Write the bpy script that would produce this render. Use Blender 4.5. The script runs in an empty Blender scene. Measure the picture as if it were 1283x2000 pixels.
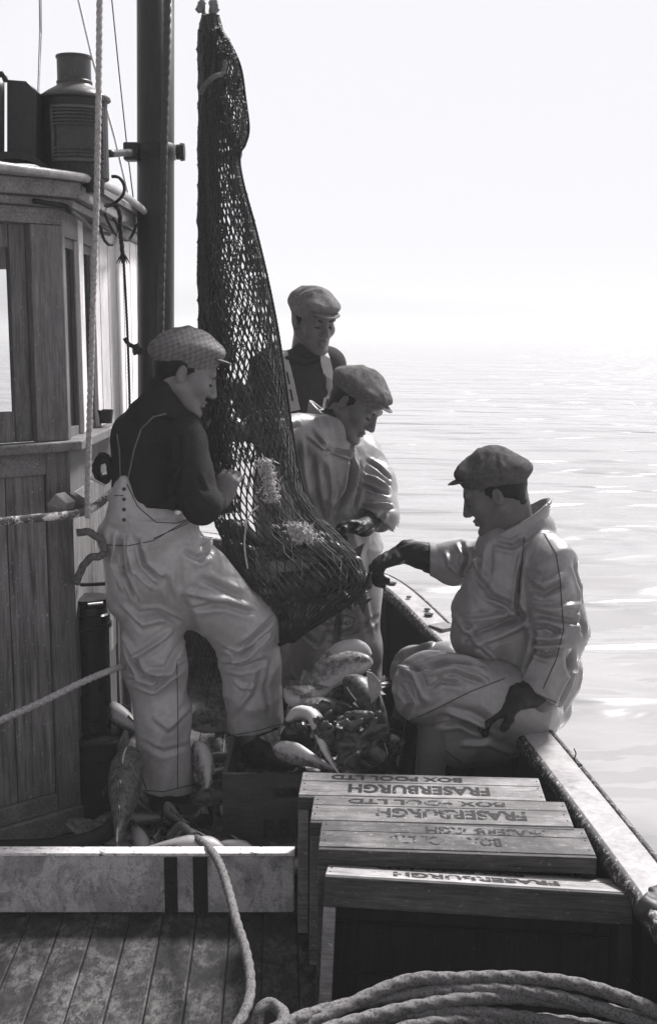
import bpy, bmesh, math, random
import numpy as np
from mathutils import Vector, Matrix, noise
from mathutils.bvhtree import BVHTree

# ------------------------------------------------------------------ camera, sky, sun, exposure
SC = bpy.context.scene
COL = SC.collection
EYE = 1.70
PITCH = math.radians(8.65)
FPX = 2300.0
cam_d = bpy.data.cameras.new('camera')
cam_d.sensor_fit = 'VERTICAL'; cam_d.sensor_height = 36.0
cam_d.lens = 36.0 * FPX / 2000.0
cam_d.clip_start = 0.05; cam_d.clip_end = 6000
cam = bpy.data.objects.new('camera', cam_d); COL.objects.link(cam)
cam.location = (0, 0, EYE); cam.rotation_euler = (math.pi/2 - PITCH, 0, 0)
SC.camera = cam

SUN_EL = math.radians(48); SUN_AZ = math.radians(38)      # azimuth from +Y towards +X
world = bpy.data.worlds.new('World'); SC.world = world; world.use_nodes = True
wt = world.node_tree; wt.nodes.clear()
w_out = wt.nodes.new('ShaderNodeOutputWorld'); w_bg = wt.nodes.new('ShaderNodeBackground')
w_sky = wt.nodes.new('ShaderNodeTexSky'); w_sky.sky_type = 'NISHITA'; w_sky.sun_disc = False
w_sky.sun_elevation = SUN_EL; w_sky.sun_rotation = SUN_AZ
w_sky.air_density = 1.0; w_sky.dust_density = 2.6; w_sky.ozone_density = 1.0
w_bw = wt.nodes.new('ShaderNodeRGBToBW')
w_min = wt.nodes.new('ShaderNodeMath'); w_min.operation = 'MINIMUM'; w_min.inputs[1].default_value = 4.4
w_tint = wt.nodes.new('ShaderNodeMix'); w_tint.data_type = 'RGBA'; w_tint.blend_type = 'MULTIPLY'
w_tint.inputs[0].default_value = 1.0; w_tint.inputs[7].default_value = (0.985, 0.985, 1.03, 1)
w_bg.inputs[1].default_value = 0.10
wt.links.new(w_sky.outputs[0], w_bw.inputs[0]); wt.links.new(w_bw.outputs[0], w_min.inputs[0])
wt.links.new(w_min.outputs[0], w_tint.inputs[6]); wt.links.new(w_tint.outputs[2], w_bg.inputs[0])
wt.links.new(w_bg.outputs[0], w_out.inputs[0])

sun_d = bpy.data.lights.new('sun', 'SUN'); sun_d.energy = 4.8; sun_d.angle = math.radians(12)
sun_d.color = (1.0, 0.985, 0.97)
sun = bpy.data.objects.new('sun', sun_d); COL.objects.link(sun)
sdir = Vector((math.sin(SUN_AZ)*math.cos(SUN_EL), math.cos(SUN_AZ)*math.cos(SUN_EL), math.sin(SUN_EL)))
sun.rotation_euler = sdir.to_track_quat('Z', 'Y').to_euler()
sun.location = sdir * 20

SC.view_settings.view_transform = 'Standard'; SC.view_settings.look = 'None'
SC.view_settings.exposure = 1.10; SC.view_settings.gamma = 1.0

# ------------------------------------------------------------------ helpers
CT, ST = math.cos(PITCH), math.sin(PITCH)
def ray(px, py):
    a = (px - 641.5) / FPX; b = (1000 - py) / FPX
    return Vector((a, CT + b*ST, -ST + b*CT))
O = Vector((0, 0, EYE))
def P(px, py, Y):
    r = ray(px, py); return O + r * (Y / r.y)
def PZ(px, py, z):
    r = ray(px, py); return O + r * ((z - EYE) / r.z)
def MPX(py, Y):
    return (Y / ray(641, py).y) / FPX
def on_plane(px, py, p0, n):
    r = ray(px, py); return O + r * ((p0 - O).dot(n) / r.dot(n))
def V(*a): return Vector(a)

def tag(o, label=None, cat=None, group=None, kind=None):
    if label: o['label'] = label
    if cat: o['category'] = cat
    if group: o['group'] = group
    if kind: o['kind'] = kind
    return o
def thing(name, label, cat, loc=(0, 0, 0), group=None):
    o = bpy.data.objects.new(name, None); COL.objects.link(o); o.location = loc
    o.empty_display_size = 0.1
    return tag(o, label, cat, group)
def worldloc(o):
    v = Vector(o.location)
    while o.parent: o = o.parent; v += Vector(o.location)
    return v
def build(name, verts, faces, mat, parent=None, origin=None, smooth=False, bevel=0, mats=None, fmat=None):
    verts = [Vector(v) for v in verts] if not isinstance(verts, np.ndarray) else verts
    if parent is not None: off = worldloc(parent); loc = Vector((0, 0, 0))
    else:
        off = Vector(origin) if origin is not None else Vector((0, 0, 0)); loc = off
    me = bpy.data.meshes.new(name)
    if isinstance(verts, np.ndarray): vv = (verts - np.array(off)).tolist()
    else: vv = [tuple(v - off) for v in verts]
    me.from_pydata(vv, [], faces if isinstance(faces, list) else faces.tolist()); me.update()
    if mats:
        for m in mats: me.materials.append(m)
        if fmat is not None: me.polygons.foreach_set('material_index', fmat)
    elif mat: me.materials.append(mat)
    if smooth: me.polygons.foreach_set('use_smooth', [True]*len(me.polygons))
    o = bpy.data.objects.new(name, me); COL.objects.link(o); o.location = loc
    if parent is not None: o.parent = parent
    if bevel:
        b = o.modifiers.new('bevel', 'BEVEL'); b.width = bevel; b.segments = 2; b.limit_method = 'ANGLE'
        b.angle_limit = math.radians(40)
    return o

class MB:
    def __init__(s): s.v = []; s.f = []; s.m = []; s.mi = 0
    def add(s, vs, fs):
        n = len(s.v); s.v += [Vector(v) for v in vs]; s.f += [tuple(i+n for i in f) for f in fs]; s.m += [s.mi]*len(fs)
    def box(s, lo, hi, M=None):
        x0, y0, z0 = lo; x1, y1, z1 = hi
        vs = [V(x, y, z) for z in (z0, z1) for x, y in ((x0, y0), (x1, y0), (x1, y1), (x0, y1))]
        if M is not None: vs = [M @ v for v in vs]
        s.add(vs, [(3,2,1,0), (4,5,6,7), (0,1,5,4), (1,2,6,5), (2,3,7,6), (3,0,4,7)])
    def bar(s, a, b, w, h, up=V(0,0,1)):
        a = V(*a); b = V(*b); t = (b-a).normalized(); u = t.cross(up).normalized(); v = u.cross(t)
        vs = [p + u*sx*w/2 + v*sy*h/2 for p in (a, b) for sx, sy in ((-1,-1), (1,-1), (1,1), (-1,1))]
        s.add(vs, [(3,2,1,0), (4,5,6,7), (0,1,5,4), (1,2,6,5), (2,3,7,6), (3,0,4,7)])
    def prism(s, pts, d):                    # polygon extruded by vector d
        n = len(pts); vs = [V(*p) for p in pts] + [V(*p) + d for p in pts]
        s.add(vs, [tuple(range(n))[::-1], tuple(range(n, 2*n))] + [(i, (i+1) % n, n+(i+1) % n, n+i) for i in range(n)])
    def tube(s, pts, r, seg=8, cap=True):
        pts = [V(*p) for p in pts]; n = len(pts); rs = r if isinstance(r, (list, tuple)) else [r]*n
        fr = frames(pts); n0 = len(s.v); vs = []; fs = []
        for i, (p, u, v) in enumerate(fr):
            for k in range(seg):
                a = 2*math.pi*k/seg; vs.append(p + (u*math.cos(a) + v*math.sin(a))*rs[i])
        for i in range(n-1):
            for k in range(seg):
                k2 = (k+1) % seg; fs.append((i*seg+k, i*seg+k2, (i+1)*seg+k2, (i+1)*seg+k))
        if cap: fs += [tuple(range(seg))[::-1], tuple(range((n-1)*seg, n*seg))]
        s.add(vs, fs)
    def lathe(s, base, prof, seg=24, axis=V(0,0,1), ref=V(1,0,0)):
        t = axis.normalized(); u = (ref - t*ref.dot(t)).normalized(); v = t.cross(u); vs = []; fs = []
        for r, h in prof:
            for k in range(seg):
                a = 2*math.pi*k/seg; vs.append(V(*base) + t*h + (u*math.cos(a)+v*math.sin(a))*r)
        for i in range(len(prof)-1):
            for k in range(seg):
                k2 = (k+1) % seg; fs.append((i*seg+k, i*seg+k2, (i+1)*seg+k2, (i+1)*seg+k))
        fs += [tuple(range(seg))[::-1], tuple(range((len(prof)-1)*seg, len(prof)*seg))]
        s.add(vs, fs)
    def build(s, name, mat, parent=None, origin=None, smooth=False, bevel=0, mats=None):
        return build(name, s.v, s.f, mat, parent, origin, smooth, bevel, mats, s.m if mats else None)

def frames(pts):
    out = []; n = len(pts); u = None
    for i in range(n):
        t = (pts[min(i+1, n-1)] - pts[max(i-1, 0)]).normalized()
        if u is None:
            ref = V(0,0,1) if abs(t.z) < 0.9 else V(1,0,0); u = (ref - t*ref.dot(t)).normalized()
        else:
            u = u - t*u.dot(t)
            u = u.normalized() if u.length > 1e-6 else V(1,0,0)
        out.append((pts[i], u, t.cross(u)))
    return out
def spline(pts, step=0.02):                    # centripetal-ish Catmull-Rom, resampled
    pts = [V(*p) for p in pts]; q = [pts[0]*2-pts[1]] + pts + [pts[-1]*2-pts[-2]]; out = []
    for i in range(1, len(q)-2):
        a, b, c, d = q[i-1:i+3]; n = max(2, int((c-b).length/step))
        for k in range(n):
            t = k/n; out.append(0.5*((2*b)+(c-a)*t+(2*a-5*b+4*c-d)*t*t+(3*b-a-3*c+d)*t**3))
    out.append(pts[-1]); return out
def rope(name, pts, r, mat, label=None, cat=None, parent=None, lay=3.2, amp=0.2, seg=12, strands=3, group=None, jit=0.0):
    sp = spline(pts, r*0.42); fr = frames(sp); vs = []; fs = []; s = 0; prev = sp[0]
    for p, u, v in fr:
        s += (p-prev).length; prev = p; ph = 2*math.pi*s/(lay*2*r*strands*0.5)
        j = (V(noise.noise(p*9), noise.noise(p*9+V(7,7,7)), noise.noise(p*9+V(3,1,9))) * jit) if jit else V(0,0,0)
        for k in range(seg):
            a = 2*math.pi*k/seg; rr = r*(1 - amp + amp*abs(math.cos(strands*(a)/2 - ph*strands/2))*1.3)
            vs.append(p + j + (u*math.cos(a)+v*math.sin(a))*rr)
    n = len(fr)
    for i in range(n-1):
        for k in range(seg):
            k2 = (k+1) % seg; fs.append((i*seg+k, i*seg+k2, (i+1)*seg+k2, (i+1)*seg+k))
    fs += [tuple(range(seg))[::-1], tuple(range((n-1)*seg, n*seg))]
    o = build(name, vs, fs, mat, parent, None if parent is not None else sp[0], True)
    if label: tag(o, label, cat, group)
    return o

# ------------------------------------------------------------------ materials
W = 1.0
def g(v, t=0.0): return (v*(1.03+t), v*0.985, v*1.0, 1)     # warm-violet black-and-white print tone
class NT:
    def __init__(s, name):
        s.m = bpy.data.materials.new(name); s.m.use_nodes = True; s.t = s.m.node_tree
        s.b = s.t.nodes['Principled BSDF']; s.co = None
    def n(s, typ, **kw):
        x = s.t.nodes.new('ShaderNode'+typ)
        for k, v in kw.items(): setattr(x, k, v)
        return x
    def l(s, a, b): s.t.links.new(a, b)
    def coord(s, scale=(1,1,1), rot=(0,0,0), kind='Object'):
        if s.co is None: s.co = s.n('TexCoord')
        mp = s.n('Mapping'); mp.inputs['Scale'].default_value = scale; mp.inputs['Rotation'].default_value = rot
        s.l(s.co.outputs[kind], mp.inputs[0]); return mp.outputs[0]
    def noise(s, scale, stretch=(1,1,1), detail=4, rough=0.6, dist=0.0, rot=(0,0,0)):
        x = s.n('TexNoise'); x.inputs['Scale'].default_value = scale; x.inputs['Detail'].default_value = detail
        x.inputs['Roughness'].default_value = rough; x.inputs['Distortion'].default_value = dist
        s.l(s.coord(stretch, rot), x.inputs['Vector']); return x.outputs['Fac']
    def ramp(s, fac, stops):
        x = s.n('ValToRGB'); e = x.color_ramp.elements
        while len(e) < len(stops): e.new(0.5)
        for i, (p, c) in enumerate(stops):
            e[i].position = p; e[i].color = c if isinstance(c, tuple) else g(c)
        s.l(fac, x.inputs[0]); return x.outputs[0]
    def mixc(s, fac, a, b, mode='MIX'):
        x = s.n('Mix', data_type='RGBA', blend_type=mode)
        for sock, val in ((0, fac), (6, a), (7, b)):
            if hasattr(val, 'is_linked'): s.l(val, x.inputs[sock])
            else: x.inputs[sock].default_value = val
        return x.outputs[2]
    def math(s, op, a, b=0.0):
        x = s.n('Math', operation=op)
        for i, val in ((0, a), (1, b)):
            if hasattr(val, 'is_linked'): s.l(val, x.inputs[i])
            else: x.inputs[i].default_value = val
        return x.outputs[0]
    def bump(s, h, strength, dist=0.01, prev=None):
        x = s.n('Bump'); x.inputs['Strength'].default_value = strength; x.inputs['Distance'].default_value = dist
        s.l(h, x.inputs['Height'])
        if prev is not None: s.l(prev, x.inputs['Normal'])
        return x.outputs[0]
    def done(s, col, rough, normal=None, spec=0.5, metal=0.0):
        spec = spec*0.45 if spec < 0.65 else spec
        if hasattr(col, 'is_linked'): s.l(col, s.b.inputs['Base Color'])
        else: s.b.inputs['Base Color'].default_value = col
        if hasattr(rough, 'is_linked'): s.l(rough, s.b.inputs['Roughness'])
        else: s.b.inputs['Roughness'].default_value = rough
        s.b.inputs['Specular IOR Level'].default_value = spec; s.b.inputs['Metallic'].default_value = metal
        if normal is not None: s.l(normal, s.b.inputs['Normal'])
        return s.m

def wood(name, dark, light, axis=0, rough=0.75, grain=14, stain=0.5, spec=0.3, bump=0.35, wave=True, sdark=None, sscale=2.2):
    t = NT(name); st = [9.0, 9.0, 9.0]; st[axis] = 0.55
    n1 = t.noise(grain/4, tuple(st), 5, 0.7, 0.4)
    n2 = t.noise(grain*1.6, tuple(x*1.3 for x in st), 3, 0.7)
    c = t.ramp(n1, [(0.33, dark), (0.5, (dark+light)/2), (0.68, light)])
    c = t.mixc(0.45, c, t.ramp(n2, [(0.35, dark*0.6), (0.65, light*1.1)]))
    n3 = t.noise(sscale, (1,1,1), 6, 0.7)
    sd = dark*0.35 if sdark is None else sdark
    c = t.mixc(t.math('MULTIPLY', t.ramp(n3, [(0.42, (1,1,1,1)), (0.62, (0,0,0,1))]), stain), c, g(sd))
    n4 = t.noise(90, (1,1,1), 2, 0.6)
    c = t.mixc(t.math('MULTIPLY', t.ramp(n4, [(0.66, (0,0,0,1)), (0.72, (1,1,1,1))]), 0.5), c, g(light*1.5))
    nb = t.bump(n2, bump, 0.004); nb = t.bump(n1, bump, 0.006, nb)
    r = t.ramp(n3, [(0.3, (rough*0.65,)*3+(1,)), (0.7, (rough,)*3+(1,))])
    return t.done(c, r, nb, spec)
def plain(name, v, rough=0.6, var=0.35, scale=12, spec=0.4, bump=0.15, metal=0.0, stretch=(1,1,1), fine=0, bdist=0.004):
    t = NT(name); n1 = t.noise(scale, stretch, 6, 0.65, 0.3)
    c = t.ramp(n1, [(0.3, v*(1-var)), (0.7, v*(1+var))])
    n2 = t.noise(scale*6, stretch, 3, 0.6)
    c = t.mixc(0.35, c, t.ramp(n2, [(0.35, v*(1-var)), (0.65, v*(1+var))]))
    nb = t.bump(n2, bump, bdist)
    if fine: nb = t.bump(t.noise(fine, (1,1,1), 2, 0.5), 0.5, 0.002, nb)
    r = t.ramp(n1, [(0.3, (rough*0.8,)*3+(1,)), (0.7, (min(1, rough*1.15),)*3+(1,))])
    return t.done(c, r, nb, spec, metal)
def flaked(name, base, chip, scale=14, amount=0.55, rough=0.6, spec=0.4, stretch=(1,1,1)):
    t = NT(name); n1 = t.noise(scale, stretch, 8, 0.75, 0.5)
    f = t.ramp(n1, [(amount, (0,0,0,1)), (amount+0.03, (1,1,1,1))])
    n2 = t.noise(scale*3, stretch, 4, 0.6)
    a = t.ramp(n2, [(0.3, base*0.7), (0.7, base*1.2)]); b = t.ramp(n2, [(0.3, chip*0.6), (0.7, chip*1.1)])
    return t.done(t.mixc(f, a, b), rough, t.bump(f, 0.4, 0.002), spec)
# ------------------------------------------------------------------ sea
def make_sea():
    t = NT('sea_water')
    co = t.n('TexCoord'); mp = t.n('Mapping'); t.l(co.outputs['Object'], mp.inputs[0])
    mp.inputs['Scale'].default_value = (0.42, 1.0, 1.0); mp.inputs['Rotation'].default_value = (0, 0, math.radians(6))
    def nz(scale, det, r, d=0.0):
        x = t.n('TexNoise'); x.inputs['Scale'].default_value = scale; x.inputs['Detail'].default_value = det
        x.inputs['Roughness'].default_value = r; x.inputs['Distortion'].default_value = d
        t.l(mp.outputs[0], x.inputs['Vector']); return x.outputs['Fac']
    swell = nz(0.22, 1, 0.5, 0.2); big = nz(0.85, 2, 0.5, 0.4); mid = nz(2.6, 3, 0.5, 0.5); sm = nz(8.0, 2, 0.5)
    nb = t.bump(swell, 1.0, 0.8); nb = t.bump(big, 1.0, 0.6, nb); nb = t.bump(mid, 1.0, 0.03, nb); nb = t.bump(sm, 0.6, 0.003, nb)
    m = t.done(g(0.25), 0.17, nb, 1.11)
    t.b.inputs['Specular IOR Level'].default_value = 0.5; t.b.inputs['IOR'].default_value = 2.6
    # waterline sheet, finer near the boat, out to the hidden horizon
    vs = []; fs = []
    ys = [-40, -10, 0, 5, 10, 20, 40, 80, 160, 320, 640, 1200]; xs = [-900, -300, -100, -30, -10, 0, 10, 30, 100, 300, 900]
    for y in ys:
        for x in xs: vs.append((x, y, 0))
    nx = len(xs)
    for j in range(len(ys)-1):
        for i in range(nx-1): fs.append((j*nx+i, j*nx+i+1, (j+1)*nx+i+1, (j+1)*nx+i))
    o = build('water', [V(*v)+V(0,0,-0.62) for v in vs], fs, m, None, (0, 0, -0.62)); tag(o, kind='structure')
make_sea()
def make_haze():
    m = bpy.data.materials.new('sea_haze'); m.use_nodes = True; nt = m.node_tree; nt.nodes.clear()
    o = nt.nodes.new('ShaderNodeOutputMaterial'); v = nt.nodes.new('ShaderNodeVolumePrincipled')
    v.inputs['Color'].default_value = (0.985, 0.985, 1.0, 1); v.inputs['Density'].default_value = HAZE
    v.inputs['Anisotropy'].default_value = 0.0
    nt.links.new(v.outputs[0], o.inputs['Volume'])
    b = MB(); b.box((-905, -45, -1.65), (905, 1205, 7.5)); h = b.build('haze', m); tag(h, kind='stuff')
HAZE = 0.0042
make_haze()

# ------------------------------------------------------------------ deck and bulwark
def worn(name, dark, light, sc=20, stain=3.0, rough=0.5, st=(1,0.5,1), p0=0.40, p1=0.62, sa=0.8):
    t = NT(name); n1 = t.noise(sc, st, 9, 0.8, 0.3); n2 = t.noise(stain, (1.3,0.7,1), 5, 0.65, 0.6); n3 = t.noise(sc*5, (1,0.3,1), 3, 0.6)
    c = t.ramp(n1, [(p0, dark), (p1, light)]); c = t.mixc(0.3, c, t.ramp(n3, [(0.35, dark), (0.65, light*1.2)]))
    c = t.mixc(t.math('MULTIPLY', t.ramp(n2, [(0.44, (0,0,0,1)), (0.56, (1,1,1,1))]), sa), c, g(dark*0.8))
    return t.done(c, rough, t.bump(n1, 0.5, 0.003), 0.4)
M_DECK = worn('wet_deck_boards', 0.008, 0.095, 38, 5.5, 0.55, (1,0.6,1), 0.45, 0.56, 0.75)
M_PITCH = plain('deck_seam_pitch', 0.012, 0.6)
GW = [V(0.98,-1.2,0.42), V(0.93,0.2,0.42), V(0.86,1.4,0.42)] + [PZ(x, y, z) for x, y, z in
      ((1283,1803,0.42), (1240,1742,0.42), (1130,1590,0.42), (1010,1430,0.425), (930,1335,0.46), (846,1240,0.51), (722,1128,0.58))] + \
     [V(-0.15,5.55,0.62), V(-0.6,5.95,0.66), V(-1.1,6.1,0.68), V(-1.6,6.1,0.68), V(-2.3,5.7,0.64), V(-2.75,4.8,0.56), V(-2.95,3.6,0.46), V(-3.05,1.5,0.42), V(-3.1,-1.2,0.42)]
GWS = spline(GW, 0.06)
def rail_strip(offs, mat, name, parent, smooth=False, bevel=0):
    # offs: closed cross-section [(outward, up)], swept along the gunwale
    n = len(GWS); k = len(offs); vs = []; fs = []
    for i, p in enumerate(GWS):
        t = (GWS[min(i+1, n-1)] - GWS[max(i-1, 0)]); t.z = 0; t.normalize(); out = V(t.y, -t.x, 0)
        for a, b in offs: vs.append(p + out*a + V(0,0,b))
    for i in range(n-1):
        for j in range(k):
            j2 = (j+1) % k; fs.append((i*k+j, (i+1)*k+j, (i+1)*k+j2, i*k+j2))
    fs += [tuple(range(k)), tuple(range((n-1)*k, n*k))[::-1]]
    return build(name, vs, fs, mat, parent, None, smooth, bevel)
def make_hull():
    t = thing('bulwark', 'wooden boat bulwark with worn white capping rail curving round the deck edge', 'bulwark', (0.7, 3.0, 0))
    m_cap = plain('white_rail_paint', 0.29, 0.4, 0.35, 9, 0.5, 0.15, stretch=(1,1,1))
    m_lip = flaked('flaked_rail_edge', 0.03, 0.32, 70, 0.55, 0.6)
    m_in = wood('dark_bulwark_paint', 0.006, 0.018, 1, 0.5, 10, 0.4, 0.4)
    rail_strip([(0.012, 0), (0.104, 0), (0.104, -0.035), (0.012, -0.035)], m_cap, 'capping_rail', t, bevel=0.003)
    rail_strip([(-0.003, -0.010), (0.0105, 0.002), (0.0105, -0.04), (-0.002, -0.05), (-0.006, -0.03)], m_lip, 'inner_lip', t, True)
    rail_strip([(0.1055, 0.003), (0.122, -0.004), (0.130, -0.018), (0.126, -0.05), (0.1055, -0.05)], m_lip, 'outer_lip', t, True)
    rail_strip([(0.018, -0.0365), (0.05, -0.0365), (0.06, -0.62), (0.03, -0.62)], m_in, 'inner_planking', t)
    rail_strip([(0.052, -0.0365), (0.103, -0.0365), (0.10, -0.75), (0.02, -1.5), (0.0, -1.5), (0.062, -0.70)], plain('hull_black_paint', 0.03, 0.35), 'hull_side', t)
    # dark discs standing for bolt holes in the far stretch of the rail
    for px, py, s in ((745,1133,6), (765,1138,9), (798,1165,5), (834,1189,6), (837,1199,9), (851,1224,7)):
        z = 0.58 - (py-1128)/112*0.07 + 0.003; p = PZ(px, py, z)
        b = MB(); b.lathe(p - V(0,0,0.004), [(0.0, 0), (s*MPX(py, p.y), 0.0), (s*MPX(py, p.y)*1.02, 0.005), (0.0, 0.0055)], 14)
        b.build('bolt_hole_disc', M_PITCH, t)
    mk = wood('worn_rail_scarf', 0.12, 0.3, 0, 0.7)
    b = MB(); b.box((-0.035,-0.045,0), (0.05,0.045,0.022), Matrix.Translation(PZ(862,1232,0.505)) @ Matrix.Rotation(math.radians(35), 4, 'Z')); b.build('rail_scarf_block', mk, t, bevel=0.003)
    # frames along the inside
    for i in range(0, len(GWS)-1, 8):
        p = GWS[i]
        if p.y < -0.5 or p.x < -0.4: continue
        tt = (GWS[i+1]-p); tt.z = 0; tt.normalize(); out = V(tt.y, -tt.x, 0)
        b = MB(); a = p + out*0.012 - V(0,0,0.055); b.bar(a, V(a.x, a.y, 0.0), 0.05, 0.03, out); b.build('bulwark_frame', m_in, t)
make_hull()
def deck():
    yaw = math.radians(2.3); rnd = random.Random(4); b = MB(); R = Matrix.Rotation(yaw, 4, 'Z')
    def maxy(x):
        m = 9
        for i in range(len(GWS)-1):
            a, c = GWS[i], GWS[i+1]
            if (a.x-x)*(c.x-x) <= 0 and a.y > 2: m = min(m, a.y) if x > 0.3 else a.y
        return m
    x = -3.0
    while x < 0.98:
        w = 0.098; y = -1.0; ym = 6.1 if x < 0.1 else (5.2 - (x-0.1)*3.4 if x < 0.7 else 2.6)
        if x < -2.4: ym = 4.5
        while y < ym:
            L = rnd.uniform(1.6, 3.2); y2 = min(y+L, ym); dz = rnd.uniform(-0.0015, 0.0015)
            b.box((x+0.002, y+0.002, -0.03), (x+w-0.002, y2-0.002, dz), R); y = y2
        x += w
    o = b.build('deck', M_DECK, None, (0,0,0), bevel=0.003); tag(o, kind='structure')
    b = MB(); b.prism([V(-2.9,-1,-0.0065), V(0.9,-1,-0.0065), V(0.8,2.6,-0.0065), V(0.5,4.2,-0.0065), V(-0.1,5.4,-0.0065), V(-1.2,6.0,-0.0065), V(-2.6,4.6,-0.0065)], V(0,0,-0.03))
    o = b.build('deck_bed', M_PITCH); tag(o, kind='structure')
deck()
def pond_board():
    b = MB(); z = 0.19
    a = P(575, 1732, 3.25).x
    t = thing('pond_board', 'pale scuffed plank set on edge across the deck with two dark tar bands', 'board', (-0.8, 3.25, 0))
    M_B = worn('pond_board_wood', 0.09, 0.56, 30, 9.0, 0.7, (0.8,1,0.5), 0.34, 0.50, 0.45)
    b.box((-1.6, 3.25, 0.012), (a, 3.29, z)); b.build('plank', M_B, t, bevel=0.004)
    b = MB(); b.box((-1.6, 3.247, z+0.001), (a, 3.292, z+0.009)); b.build('top_edge_strip', flaked('chafed_white_edge', 0.75, 0.12, 30, 0.57), t)
    for x0, x1 in ((322, 347), (378, 406)):
        b = MB(); b.box((P(x0,1732,3.25).x, 3.2465, 0.014), (P(x1,1732,3.25).x, 3.2495, z-0.004)); b.build('tar_band', plain('tar_band_paint', 0.008, 0.6, 0.5, 20), t)
pond_board()

# ------------------------------------------------------------------ wheelhouse
def wheelhouse():
    A = V(-0.865, 3.90, 0); d = V(-0.76, -0.65, 0).normalized(); nF = V(0.65, -0.76, 0).normalized()
    ZR = 2.18
    t = thing('wheelhouse', 'varnished plank wheelhouse with angled corner windows and a white side wall', 'wheelhouse', A)
    m_v = wood('varnished_teak', 0.065, 0.22, 2, 0.55, 9, 0.35, 0.4, 0.3)
    m_v2 = wood('varnished_teak_rails', 0.075, 0.25, 0, 0.55, 9, 0.3, 0.4, 0.3)
    m_p = wood('panel_pine', 0.02, 0.34, 2, 0.6, 3.2, 0.3, 0.35, 0.35)
    m_w = wood('white_side_paint', 0.62, 0.85, 2, 0.6, 8, 0.15, 0.4, 0.4, sdark=0.1)
    m_roof = plain('roof_canvas_paint', 0.16, 0.5, 0.3, 9)
    m_edge = plain('roof_edge_metal', 0.30, 0.35, 0.4, 22)
    m_dark = plain('dark_cabin_inside', 0.02, 0.8)
    glass = bpy.data.materials.new('window_glass'); glass.use_nodes = True; gb = glass.node_tree.nodes['Principled BSDF']
    gb.inputs['Transmission Weight'].default_value = 1.0; gb.inputs['Roughness'].default_value = 0.02; gb.inputs['IOR'].default_value = 1.1
    def FP(px, py, off=0.0): return on_plane(px, py, A + nF*off, nF)
    def slab(px, off, th, name, m, bevel=0.003, par=t):
        b = MB(); b.prism([FP(x, y, off) for x, y in px], -nF*th if th > 0 else -nF*th); return b.build(name, m, par, bevel=bevel)
    # --- angled corner wall, bottom to top (s runs away from the corner along d)
    def wall(s0, s1, z0, z1, off, th, name, m, bevel=0.003, par=t):
        p = A + nF*off; c = [p+d*s0+V(0,0,z0), p+d*s1+V(0,0,z0), p+d*s1+V(0,0,z1), p+d*s0+V(0,0,z1)]
        b = MB(); b.prism(c, -nF*th); return b.build(name, m, par, bevel=bevel)
    def zz(px, py): return FP(px, py).z
    def ss(px, py=1200): return (FP(px, py)-A).dot(d)
    SW = 0.78
    zs = zz(100, 862)                                   # sill top
    s_post = ss(64, 650); s_fr = ss(31, 650); s_pan = ss(99, 1200)
    zt = zz(60, 437)
    wall(0.0, SW, 0.0, 0.08, 0.03, 0.06, 'base_rail', m_v2)
    wall(0.0, SW, 0.082, zs-0.035, -0.006, 0.02, 'backing_boards', m_dark)
    zpt = zz(50, 930); zpb = zz(50, 1565)
    wall(0.0, s_pan, 0.082, zs-0.035, 0.012, 0.018, 'corner_stile', m_v)
    wall(s_pan+0.001, SW, zpt, zs-0.035, 0.0115, 0.017, 'upper_rail', m_v2)
    wall(s_pan+0.001, SW, 0.082, zpb, 0.0115, 0.017, 'lower_rail', m_v2)
    w = (SW - s_pan)/5; rr = random.Random(3)
    for i in range(5):
        wall(s_pan+0.002+i*w, s_pan+0.001+(i+1)*w-0.002, zpb+0.001, zpt-0.001, -0.002-rr.random()*0.002, 0.010, 'panel_board', m_p, 0.002)
    # sill with a moulded nose, round the corner
    b = MB(); B2 = V(-0.865, 4.66, 0)
    o1 = nF*0.045; o2 = V(0.05, 0, 0)
    cx = A + V(0.05, -0.012, 0)
    pts = [A + d*SW + o1, cx, B2 + o2, B2 - V(0.03,0,0), A - V(0.03,-0.02,0), A + d*SW - nF*0.03]
    b.prism([p + V(0,0,zs-0.034) for p in pts], V(0,0,0.034)); b.build('window_sill', m_v2, t, bevel=0.005)
    # posts and window of the corner wall
    wall(0.0, s_post, zs+0.001, zt, 0.010, 0.05, 'corner_post', m_v)
    s_w1 = 0.62
    wall(s_w1, SW, zs+0.001, zt, 0.010, 0.05, 'window_post', m_v)
    zg0 = zz(12, 806); zg1 = zz(12, 482)
    fr = MB()
    def fbox(s0, s1, z0, z1, off, th):
        p = A + nF*off; fr.prism([p+d*s0+V(0,0,z0), p+d*s1+V(0,0,z0), p+d*s1+V(0,0,z1), p+d*s0+V(0,0,z1)], -nF*th)
    fbox(s_post+0.001, s_fr, zs+0.001, zt, -0.022, 0.03); fbox(s_w1-0.05, s_w1-0.001, zs+0.001, zt, -0.022, 0.03)
    fbox(s_fr+0.001, s_w1-0.051, zs+0.001, zg0, -0.024, 0.03); fbox(s_fr+0.001, s_w1-0.051, zg1, zt, -0.024, 0.03)
    f = fr.build('window_sash', m_v, t, bevel=0.004)
    wall(s_fr-0.003, s_w1-0.048, zg0-0.003, zg1+0.003, -0.04, 0.004, 'pane', glass, 0, f)
    # header, cornice and roof
    wall(0.0, SW, zt+0.001, ZR-0.085, 0.014, 0.05, 'header_board', m_v2)
    b = MB(); e = 0.075
    Bk = V(-0.865, 5.75, 0)
    def ring(e, z): return [A+d*SW+nF*e+V(0,0,z), A+V(e,-e*0.35,z), Bk+V(e,0,z), Bk+V(-1.55,0,z), V(-2.42,3.9,z), V(-2.0,3.41,z)]
    b.prism(ring(0.045, ZR-0.084), V(0,0,0.028)); b.build('cornice_moulding', m_v2, t, bevel=0.006)
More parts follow.
